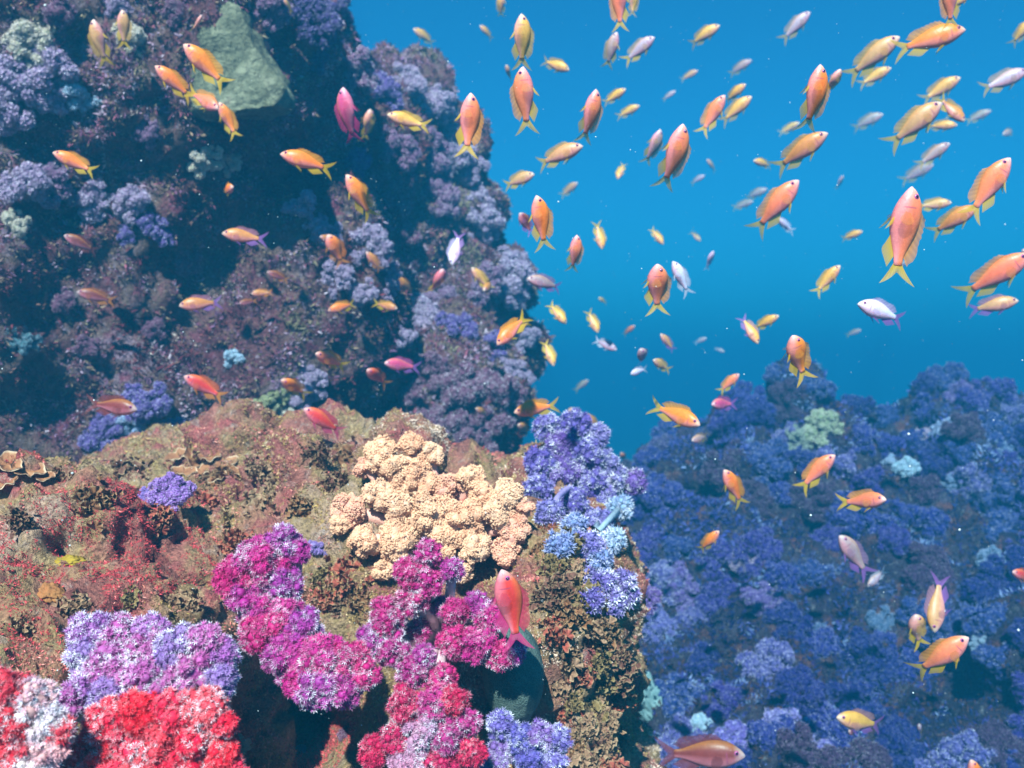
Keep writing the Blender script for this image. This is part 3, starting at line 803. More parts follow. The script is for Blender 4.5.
# brown ruffled algae
def mat_algae():
    t = NT('ruffled_algae'); oi = t.objinfo(); p = t.pos()
    c = t.mix(.8, oi.outputs['Color'], t.ramp(t.noise(p, 5, 4, .6), [(.3, .5), (.7, 1.6)]), 'MULTIPLY')
    c = t.mix(t.math('MULTIPLY', t.ramp(t.attr('rim'), [(.8, 0), (1, 1)]), .5), c, (.5, .36, .2, 1))
    return t.done(c, .7, .2)
MA = mat_algae()
def algae_mesh(seed):
    r = np.random.default_rng(seed); Vs, Fs, As, n0 = [], [], [], 0
    for k in range(90):
        dirn = r.normal(size=3); dirn[2] = abs(dirn[2]) + .15; dirn /= np.linalg.norm(dirn)
        base = r.normal(size=3) * [.36, .36, .14]
        fr = frames(dirn[None], np.array([r.random() * 6.28]))[0]
        n, m = 11, 5; L = .20 + .22 * r.random(); ph = r.random() * 6
        for i in range(n):
            u = i / (n - 1) * 2 - 1
            for j in range(m):
                s = j / (m - 1)
                q = np.array([math.sin(u * 1.25) * s, .30 * s * s * math.sin(u * 9 + ph) + .1 * s * s * math.sin(u * 3), math.cos(u * 1.25) * s]) * L
                Vs.append(base + fr @ q); As.append(s)
        i = np.arange(n * m).reshape(n, m) + n0; n0 += n * m
        Fs.append(np.stack([i[:-1, :-1], i[:-1, 1:], i[1:, 1:], i[1:, :-1]], -1).reshape(-1, 4))
    me = mesh_np('ruffled_algae', np.array(Vs), np.concatenate(Fs), {'rim': np.array(As)}); me.materials.append(MA); return me
ALG = [algae_mesh(40 + k) for k in range(4)]
AL = [((.22, .09, .04), 'brown'), ((.19, .12, .045), 'olive'), ((.32, .07, .045), 'rusty'), ((.15, .06, .04), 'dark brown'), ((.28, .15, .09), 'tan')]
alg = [(548,528),(565,545),(552,565),(575,575),(560,590),(583,600),(545,600),(570,618),(595,625),(556,630),(585,645),(606,640),(566,655),(600,660),(618,655),(580,675),(556,685),(604,682),(620,675),(572,700),(595,705),(615,700),(560,720),(585,728),(608,722),(572,748),(598,750),(618,742),(585,768),(610,768),
       (322,580),(345,572),(338,610),(362,600),(325,600),(540,548),(130,470),(258,468),(275,485),(345,455),(500,440),(95,500),(60,478),(160,520),(205,505),(235,545),(255,505),(300,512),(335,485),(20,520),(130,600),(185,600),(215,480),(315,455),(75,610),(20,630)]
for px, py in alg:
    p, n = hit(px, py)
    if p is None or p.y > 2.2: continue
    c, nm = random.choice(AL)
    o = link('ruffled_algae', random.choice(ALG)); s = random.uniform(15, 23) * p.y / FPX
    n2 = (n + Vector((0, -.3, .2))).normalized()
    o.matrix_world = Matrix.Translation(p - n * s * .1) @ n2.to_track_quat('Z', 'Y').to_matrix().to_4x4() @ Matrix.Rotation(random.random() * 6.28, 4, 'Z') @ Matrix.Diagonal((s, s, s, 1))
    o.color = (*c, 1)
    zone = [('red fish', 510, 610), ('peach coral', 440, 505), ('purple coral', 575, 470), ('grey sponge', 508, 688), ('lilac coral bunch', 605, 592), ('violet blue coral', 530, 745), ('tall magenta coral', 285, 620), ('orange plate coral', 200, 468), ('cyan pitted sponge', 652, 708)]
    for k in range(5):
        z = sorted(zone, key=lambda a: (a[1] - px) ** 2 + (a[2] - py) ** 2)[k]
        dx, dy = px - z[1], py - z[2]
        lab = f"{nm} ruffled algae {'near the' if math.hypot(dx, dy) < 50 else 'far from the'} {z[0]}, {'above' if dy < -15 else 'below' if dy > 15 else 'level'}{', to its right' if dx > 15 else ', to its left' if dx < -15 else ''}"
        if lab not in used_labels: break
    used_labels[lab] = 1
    tag(o, lab, 'algae', 'ruffled algae clumps on the ledge')

# short turf and crumbs growing over the rock: nobody could count them
def mat_turf():
    t = NT('turf_algae'); c = t.attr('col', 'Color')
    return t.done(c, .85, .1)
MT = mat_turf()
def turf(name, V, T, n, size, pal, seed, label, dmax=9, red=0.0, cs=30, thr=-.16):
    r = np.random.default_rng(seed)
    A, B, C = V[T[:, 0]], V[T[:, 1]], V[T[:, 2]]
    cen = (A + B + C) / 3; nn = np.cross(B - A, C - A); ar = np.linalg.norm(nn, axis=1) / 2; nn = nrm(nn)
    px = 512 + cen[:, 0] / cen[:, 1] * FPX; py = 384 - cen[:, 2] / cen[:, 1] * FPX
    ok = (cen[:, 1] > .3) & (cen[:, 1] < dmax) & (px > -120) & (px < 1144) & (py > -90) & (py < 860) & ((nn * nrm(cen)).sum(1) < .25)
    w = ar * ok / np.maximum(cen[:, 1], .4) ** 1.2; w /= w.sum()
    k = r.choice(len(T), n, p=w); u, v = r.random(n), r.random(n); fl = u + v > 1; u[fl], v[fl] = 1 - u[fl], 1 - v[fl]
    P = A[k] + u[:, None] * (B - A)[k] + v[:, None] * (C - A)[k]; N = nrm(nn[k] + r.normal(size=(n, 3)) * .55)
    d1 = fbm(P, 4, 3, .55, seed) ; d2 = fbm(P, 13, 3, .6, seed + 3)
    clump = fbm(P, cs, 3, .5, seed + 9)
    keep = clump > thr; P, N, d1, d2, clump = P[keep], N[keep], d1[keep], d2[keep], clump[keep]; n = len(P)
    bias = red * np.clip((-.28 - P[:, 0]) / .2, 0, 1) * (P[:, 1] < 1.35)
    d1 = d1 - bias; pal = np.array(pal); ix = np.clip(((d1 * .9 + d2 * .7 + r.normal(size=n) * .10) * .95 + .5) * len(pal), 0, len(pal) - 1).astype(int)
    c = pal[ix] * (.6 + .8 * r.random((n, 1)))
    tv = np.array([(-.16, 0, 0), (.16, 0, 0), (.20, .15, .6), (-.2, .1, .65), (.05, .4, 1.2), (.1, -.1, 0), (.35, -.3, .0), (.5, -.45, .9)]); tf = np.array([(0, 1, 2), (0, 2, 3), (3, 2, 4), (5, 6, 7)])
    s = size * (.5 + r.random(n)) * (1 + clump) * np.maximum(P[:, 1], .5) ** .6
    Vv, F, At = scatter(tv, tf, P, frames(N, r.random(n) * 6.28), np.stack([s, s, s * (.6 + .9 * r.random(n))], 1), None, {'col': np.concatenate([c, np.ones((n, 1))], 1)})
    o = link(name, mesh_np(name, Vv, F, At, smooth=False), None, MT); tag(o, label, None, None, 'stuff'); return o
turf('turf_algae', lV, lT, 380000, .0019, [(.58,.07,.08),(.80,.18,.17),(.74,.30,.24),(.54,.18,.13),(.50,.28,.17),(.48,.30,.10),(.38,.25,.09),(.60,.40,.22),(.52,.18,.14),(.7,.5,.4)], 1, 'short pinkish brown turf covering the near ledge', red=.55)
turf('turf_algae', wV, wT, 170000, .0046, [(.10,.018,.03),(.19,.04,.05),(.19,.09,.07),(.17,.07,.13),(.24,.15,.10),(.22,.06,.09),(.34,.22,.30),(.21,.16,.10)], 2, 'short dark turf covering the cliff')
turf('turf_algae', fV, fT, 150000, .0045, [(.015,.014,.08),(.025,.02,.12),(.04,.02,.04),(.02,.03,.13),(.08,.035,.03),(.04,.03,.17),(.09,.10,.26)], 3, 'short bluish turf covering the far reef')

turf('encrusting_polyps', wV, wT, 120000, .0032, [(.28,.12,.26),(.42,.24,.38),(.22,.07,.16),(.50,.38,.46),(.34,.15,.25),(.40,.30,.28)], 12, 'pale lilac and whitish encrusting polyps speckling the cliff', cs=6, thr=.17)
turf('encrusting_polyps', fV, fT, 120000, .0052, [(.05,.05,.24),(.10,.10,.34),(.04,.04,.2),(.22,.26,.46),(.07,.06,.26)], 14, 'blue encrusting polyps speckling the far reef', cs=5, thr=.08)

# drifting specks
def mat_snow():
    t = NT('drifting_specks'); return t.done((.75, .78, .78, 1), .8, .1)
r = np.random.default_rng(99); n = 4200
dd = .5 + 4.0 * r.random(n) ** .8; P = np.stack([(r.random(n) * 1.2 - .6) * 1024 / FPX * dd, dd, (r.random(n) * 1.2 - .6) * 768 / FPX * dd], 1)
lim = np.array([wall_depth(512 + a / b * FPX, 384 - c / b * FPX) for a, b, c in P]); P = P[P[:, 1] < lim - .02]; n = len(P)
tv = np.array([(1, 0, 0), (-1, 0, 0), (0, 1, 0), (0, -1, 0), (0, 0, 1), (0, 0, -1)], float); tf = np.array([(0, 2, 4), (2, 1, 4), (1, 3, 4), (3, 0, 4), (2, 0, 5), (1, 2, 5), (3, 1, 5), (0, 3, 5)])
Vv, F, _ = scatter(tv, tf, P, frames(r.normal(size=(n, 3))), .00028 + .0008 * r.random(n) ** 4)
tag(link('drifting_specks', mesh_np('drifting_specks', Vv, F), None, mat_snow()), 'tiny pale specks drifting in the water', None, None, 'stuff')
# ------------------------------------------------------------------ fish
def mat_fish():
    t = NT('fish_skin'); oi = t.objinfo(); fx, fz = t.attr('fx'), t.attr('fz')
    uv = t.n.new('ShaderNodeCombineXYZ'); t.put(t.math('MULTIPLY', fx, 34), uv.inputs[0]); t.put(t.math('MULTIPLY', fz, 11), uv.inputs[1])
    belly = t.mix(0.5, oi.outputs['Color'], (0.85, 0.28, 0.36, 1))
    c = t.mix(t.ramp(fz, [(0.22, 1), (0.55, 0)]), oi.outputs['Color'], belly)           # paler, pinker belly
    c = t.mix(t.math('MULTIPLY', t.ramp(fz, [(0.72, 0), (0.95, 1)]), 0.35), c, (0.62, 0.26, 0.03, 1))    # golden back
    c = t.mix(t.math('MULTIPLY', t.ramp(fx, [(0.0, 1), (0.16, 0)]), oi.outputs['Alpha']), c, (0.80, 0.62, 0.60, 1))  # pale snout
    v = t.voro(uv.outputs[0], 1.0)
    c = t.mix(t.math('MULTIPLY', t.ramp(v, [(0.15, 0.0), (0.6, 1)]), 0.35), c, t.mix(1.0, c, (0.74, 0.66, 0.78, 1), 'MULTIPLY'))    # scales
    c = t.mix(0.5, c, t.ramp(t.noise(t.pos(), 9, 3), [(0.3, 0.75), (0.7, 1.25)]), 'MULTIPLY')
    # gill cover edge and mouth line
    g = t.math('MULTIPLY', t.ramp(fx, [(0.235, 0), (0.252, 1), (0.268, 0)]), t.ramp(fz, [(0.15, 0), (0.3, 1), (0.62, 1), (0.72, 0)]))
    c = t.mix(t.math('MULTIPLY', g, 0.75), c, (0.30, 0.05, 0.12, 1))
    mo = t.math('MULTIPLY', t.ramp(fx, [(0.0, 1), (0.05, 1), (0.075, 0)]), t.ramp(fz, [(0.40, 0), (0.44, 1), (0.48, 0)]))
    c = t.mix(t.math('MULTIPLY', mo, 0.7), c, (0.12, 0.02, 0.03, 1))
    t.bump(v, 0.10, 0.0015)
    m = t.done(c, 0.42, 0.4)
    t.b.inputs['Subsurface Weight'].default_value = 0.25; t.b.inputs['Subsurface Radius'].default_value = (1.0, .5, .3); t.b.inputs['Subsurface Scale'].default_value = .02
    return m
def mat_fin():
    t = NT('fish_fin'); oi = t.objinfo(); u = t.attr('ray'); w = t.attr('out')
    st = t.math('FRACT', t.math('MULTIPLY', u, 9.0))
    c = t.mix(t.ramp(st, [(0.0, 0.0), (0.5, 0.55), (1.0, 0.0)]), oi.outputs['Color'], t.mix(1.0, oi.outputs['Color'], (0.6, 0.55, 0.55, 1), 'MULTIPLY'))
    m = t.done(c, 0.5, 0.3)
    tr = t.n.new('ShaderNodeBsdfTranslucent'); t.put(c, tr.inputs[0])
    tp = t.n.new('ShaderNodeBsdfTransparent')
    mx = t.n.new('ShaderNodeMixShader'); mx.inputs[0].default_value = 0.45
    t.l.new(t.b.outputs[0], mx.inputs[1]); t.l.new(tr.outputs[0], mx.inputs[2])
    m2 = t.n.new('ShaderNodeMixShader'); t.put(t.math('MAXIMUM', t.math('MULTIPLY', t.ramp(w, [(0.15, 0.25), (1, 1)]), 0.42), t.math('SUBTRACT', 1.0, oi.outputs['Alpha'])), m2.inputs[0])
    t.l.new(mx.outputs[0], m2.inputs[1]); t.l.new(tp.outputs[0], m2.inputs[2])
    t.l.new(m2.outputs[0], t.out.inputs['Surface'])
    return m
def mat_plain(name, c, rough=0.5, spec=.3, scale=0, var=0.3):
    t = NT(name)
    if scale: c = t.mix(var, (*c, 1), t.ramp(t.noise(t.pos(), scale, 4, .6), [(0.3, 0.4), (0.7, 1.6)]), 'MULTIPLY')
    else: c = (*c, 1)
    return t.done(c, rough, spec)
M['fish'] = mat_fish(); M['fin'] = mat_fin()
M['iris'] = mat_plain('fish_eye_iris', (0.42, 0.07, 0.24), 0.25, .5); M['pupil'] = mat_plain('fish_eye_pupil', (0.012, 0.004, 0.02), 0.12, .6)

T_ = np.array([0, .03, .08, .14, .22, .32, .44, .56, .68, .79, .89, 1.0])
TOP = .91 * np.array([.010, .040, .073, .106, .138, .158, .162, .148, .120, .088, .060, .048])
BOT = .91 * np.array([.010, .036, .066, .095, .124, .146, .152, .140, .112, .080, .054, .044])
WID = np.array([.008, .030, .048, .064, .080, .088, .086, .076, .058, .040, .025, .014])
def prof(a, t):
    # smooth interpolation through the stations
    i = np.clip(np.searchsorted(T_, t) - 1, 0, len(T_) - 2)
    m = np.gradient(a, T_); h = T_[i + 1] - T_[i]; s = (t - T_[i]) / h
    return ((2 * s**3 - 3 * s**2 + 1) * a[i] + (s**3 - 2 * s**2 + s) * h * m[i] + (-2 * s**3 + 3 * s**2) * a[i + 1] + (s**3 - s**2) * h * m[i + 1])
SX = lambda t: .5 - .74 * t

def bend_pts(V, b):
    V = np.array(V, float); x0 = .18
    if abs(b) < 1e-3: return V
    k = b / .68; s = x0 - V[:, 0]; w = s > 0
    ss = np.where(w, s, 0); ph = k * ss
    cx = x0 - np.sin(ph) / k; cy = (1 - np.cos(ph)) / k
    X = np.where(w, cx + V[:, 1] * np.sin(ph), V[:, 0]); Y = np.where(w, cy + V[:, 1] * np.cos(ph), V[:, 1])
    return np.stack([X, Y, V[:, 2]], 1)

def fin_grid(P, name, b, two=False):
    """P (n along ray-number, m outwards, 3)"""
    n, m = P.shape[:2]; i = np.arange(n * m).reshape(n, m)
    F = np.stack([i[:-1, :-1], i[:-1, 1:], i[1:, 1:], i[1:, :-1]], -1).reshape(-1, 4)
    u = np.repeat(np.linspace(0, 1, n), m); w = np.tile(np.linspace(0, 1, m), n)
    return bend_pts(P.reshape(-1, 3), b), F, {'ray': u, 'out': w}

def fish_parts(b):
    nt, na = 26, 18
    t = np.linspace(0, 1, nt) ** 1.15
    top, bot, wid = prof(TOP, t), prof(BOT, t), prof(WID, t)
    th = np.linspace(0, 2 * np.pi, na, endpoint=False)
    V, fx, fz = [], [], []
    for i in range(nt):
        c, s = np.cos(th), np.sin(th)
        y = wid[i] * np.sign(c) * np.abs(c) ** .9
        z = np.where(s > 0, top[i], bot[i]) * s
        V.append(np.stack([np.full(na, SX(t[i])), y, z - .012 * np.exp(-t[i] / .06)], 1)); fx.append(np.full(na, t[i])); fz.append((s + 1) / 2)
    V = np.concatenate(V + [[[SX(0) + .004, 0, -.012]], [[SX(1) - .01, 0, 0]]]); fx = np.concatenate(fx + [[0], [1]]); fz = np.concatenate(fz + [[.45], [.5]])
    Q = np.array([(i * na + j, i * na + (j + 1) % na, (i + 1) * na + (j + 1) % na, (i + 1) * na + j) for i in range(nt - 1) for j in range(na)])[:, ::-1]
    n0 = nt * na
    Tt = np.array([(n0, (j + 1) % na, j) for j in range(na)] + [(n0 + 1, (nt - 1) * na + j, (nt - 1) * na + (j + 1) % na) for j in range(na)])[:, ::-1]
    out = {'body': (bend_pts(V, b), [Q, Tt], {'fx': fx, 'fz': fz})}
    # tail: two long lobes
    U = np.linspace(-1, 1, 13); S = np.linspace(0, 1, 7); P = np.zeros((13, 7, 3))
    for i, u in enumerate(U):
        L = .085 + .20 * abs(u) ** 1.7
        for j, s in enumerate(S):
            a = u * (.62 + .10 * s)
            P[i, j] = (-.225 - L * s * math.cos(a), .006 * math.sin(5 * u + 4 * s) * s, u * .042 * (1 - s * .3) + L * s * math.sin(a) * .80)
    out['tail_fin'] = fin_grid(P, 'tail', b)
    # dorsal: spines in front, soft rays behind
    n = 19; P = np.zeros((n, 4, 3))
    for i in range(n):
        q = i / (n - 1); tt = .23 + .66 * q; h = .075 * min(1, q * 5 + .35) * (1 - .15 * q) * (1 if i % 2 == 0 or q > .6 else .84)
        if q > .6: h *= 1 + .35 * math.sin((q - .6) / .4 * math.pi)
        if q > .93: h *= .7
        z0 = float(prof(TOP, np.array([tt]))[0])
        for j in range(4):
            s = j / 3; P[i, j] = (SX(tt) - .055 * s * (1 + q * .6), .004 * math.sin(i) * s, z0 * .95 + h * s)
    out['dorsal_fin'] = fin_grid(P, 'dorsal', b)
    n = 9; P = np.zeros((n, 4, 3))
    for i in range(n):
        q = i / (n - 1); tt = .62 + .27 * q; h = .10 * math.sin(min(1, q * 1.6 + .25) * math.pi * .55) * (1 - .35 * q)
        z0 = -float(prof(BOT, np.array([tt]))[0])
        for j in range(4):
            s = j / 3; P[i, j] = (SX(tt) - .085 * s * (1 + q * .3), 0, z0 * .95 - h * s)
    out['anal_fin'] = fin_grid(P, 'anal', b)
    for sd, nm in ((1, 'pelvic_a'), (-1, 'pelvic_b')):
        n = 6; P = np.zeros((n, 4, 3))
        for i in range(n):
            q = i / (n - 1); L = .19 * (1 - .55 * q)
            for j in range(4):
                s = j / 3; P[i, j] = (SX(.36 + .03 * q) - L * s * .80, sd * (.022 + L * s * .22 + .01 * q), -.118 - L * s * (.50 - .25 * q))
        out[nm] = fin_grid(P, nm, b)
    for sd, nm in ((1, 'pectoral_a'), (-1, 'pectoral_b')):
        n = 9; P = np.zeros((n, 4, 3))
        for i in range(n):
            q = i / (n - 1) * 2 - 1; L = .155 * (1 - .3 * q * q)
            for j in range(4):
                s = j / 3; a = q * .55 - .15
                P[i, j] = (SX(.30) - L * s * math.cos(a) * .85, sd * (.078 + L * s * .48), -.03 + .018 * q + L * s * math.sin(a))
        out[nm] = fin_grid(P, nm, b)
    return out
PART_NAME = {'tail_fin': 'tail_fin', 'dorsal_fin': 'dorsal_fin', 'anal_fin': 'anal_fin', 'pelvic_a': 'pelvic_fin', 'pelvic_b': 'pelvic_fin', 'pectoral_a': 'pectoral_fin', 'pectoral_b': 'pectoral_fin'}
def eye_mesh(sd):
    tv, tq3, tq = uvsphere(14, 9)
    c = np.array([SX(.115), sd * .049, .030])
    fr = frames(np.array([[.35, sd * 1.0, .12]]))[0]
    r = .026
    a = mesh_np('fish_iris', (fr @ (tv * [r, r, r * .62]).T).T + c, [tq, tq3]); a.materials.append(M['iris'])
    nrm_ = fr[:, 2]
    p = mesh_np('fish_pupil', (fr @ (tv * [r * .62, r * .62, r * .5]).T).T + c + nrm_ * r * .30, [tq, tq3]); p.materials.append(M['pupil'])
    return a, p
EYES = [eye_mesh(1), eye_mesh(-1)]
FISH = {}
frng = random.Random(5)
BENDS = (-1.0, -.55, 0.0, .55, 1.0, -.3, .3)
for b in BENDS:
    pr = fish_parts(b); d = {}
    for k, (V, F, A) in pr.items():
        me = mesh_np('anthias_' + PART_NAME.get(k, 'body'), V, F, A); me.materials.append(M['fish'] if k == 'body' else M['fin']); d[k] = me
    FISH[b] = d

COLS = {'O': (.88, .20, .02), 'P': (.88, .20, .09), 'R': (.72, .05, .04), 'Y': (.72, .36, .07), 'T': (.60, .30, .13), 'G': (.42, .27, .26), 'W': (.74, .66, .82),
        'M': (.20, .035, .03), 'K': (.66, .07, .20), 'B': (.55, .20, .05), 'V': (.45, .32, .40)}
FINS = {'y': (.85, .50, .02), 'v': (.38, .14, .50), 'r': (.75, .05, .22), 't': (.55, .36, .12), 'w': (.78, .72, .85), 'o': (.75, .25, .04), 'm': (.30, .06, .06)}

def fish(hx, hy, tx, ty, f, dors, bend, colr, label, group, depth=None, dz=0.0, snout=.6, L=.10, small=False):
    """head pixel, tail pixel; f = share of the length seen side-on, + swims towards us, - away; dors = image angle of the back"""
    pl = math.hypot(hx - tx, hy - ty)
    deep = 1.0
    if f > 0 and abs(hy - ty) > abs(hx - tx) * .8 and pl > 20:
        if f < .7: f, deep = .86, 1.32        # seen almost head on: round, deep bodies
        else: f = max(f, .965)
    af = abs(f)
    d = (depth * (1.4 if depth >= 4 else 1.0)) if depth else FPX * L * af / pl
    mx, my = (hx + tx) / 2, (hy + ty) / 2
    lim = min(wall_depth(mx, my), wall_depth(hx, hy), wall_depth(tx, ty))
    d = min(d, lim - .10)
    Lr = pl * d / FPX / af
    a2 = Vector((hx - tx, 0, -(hy - ty))) / pl
    ax = a2 * af + Vector((0, -1 if f > 0 else 1, 0)) * math.sqrt(max(0, 1 - f * f))
    up = Vector((math.cos(R(dors)), dz, math.sin(R(dors))))
    up = (up - ax * up.dot(ax)).normalized()
    side = up.cross(ax)
    mat = Matrix((ax, side, up)).transposed().to_4x4()
    c = at(mx, my, d)
    body, fin = colr[0], colr[1]
    bc = COLS[body]; fc = FINS[fin]
    jit = lambda q: tuple(min(1, x * (1 + (random.random() - .5) * .14)) for x in q)
    bc = jit(bc)
    if bend == 0.0 and pl > 16: bend = frng.choice((-.3, 0.0, .3)) if af > .955 else frng.choice((-.55, -.3, .3, .55))
    ms = FISH[bend]
    o = link('anthias_fish', ms['body'])
    o.matrix_world = Matrix.Translation(c) @ mat @ Matrix.Diagonal((Lr, Lr * random.uniform(.95, 1.1) * deep, Lr * random.uniform(.95, 1.05) * deep, 1))
    o.color = (*bc, snout)
    tag(o, label, 'fish', group)
    for k, nm in PART_NAME.items():
        if pl < 20 and k.startswith(('pect', 'pelv', 'anal')): continue
        p = link(nm, ms[k], o)
        cc = fc if not k.startswith(('dors', 'pect')) else tuple(.45 * x + .55 * y for x, y in zip(fc, bc))
        p.color = (*cc, .35 if k.startswith('pect') else 1)
    if pl >= 14:
        for a, b_ in EYES:
            e = link('eye', a, o)
            if pl >= 24: link('pupil', b_, e)
    return o

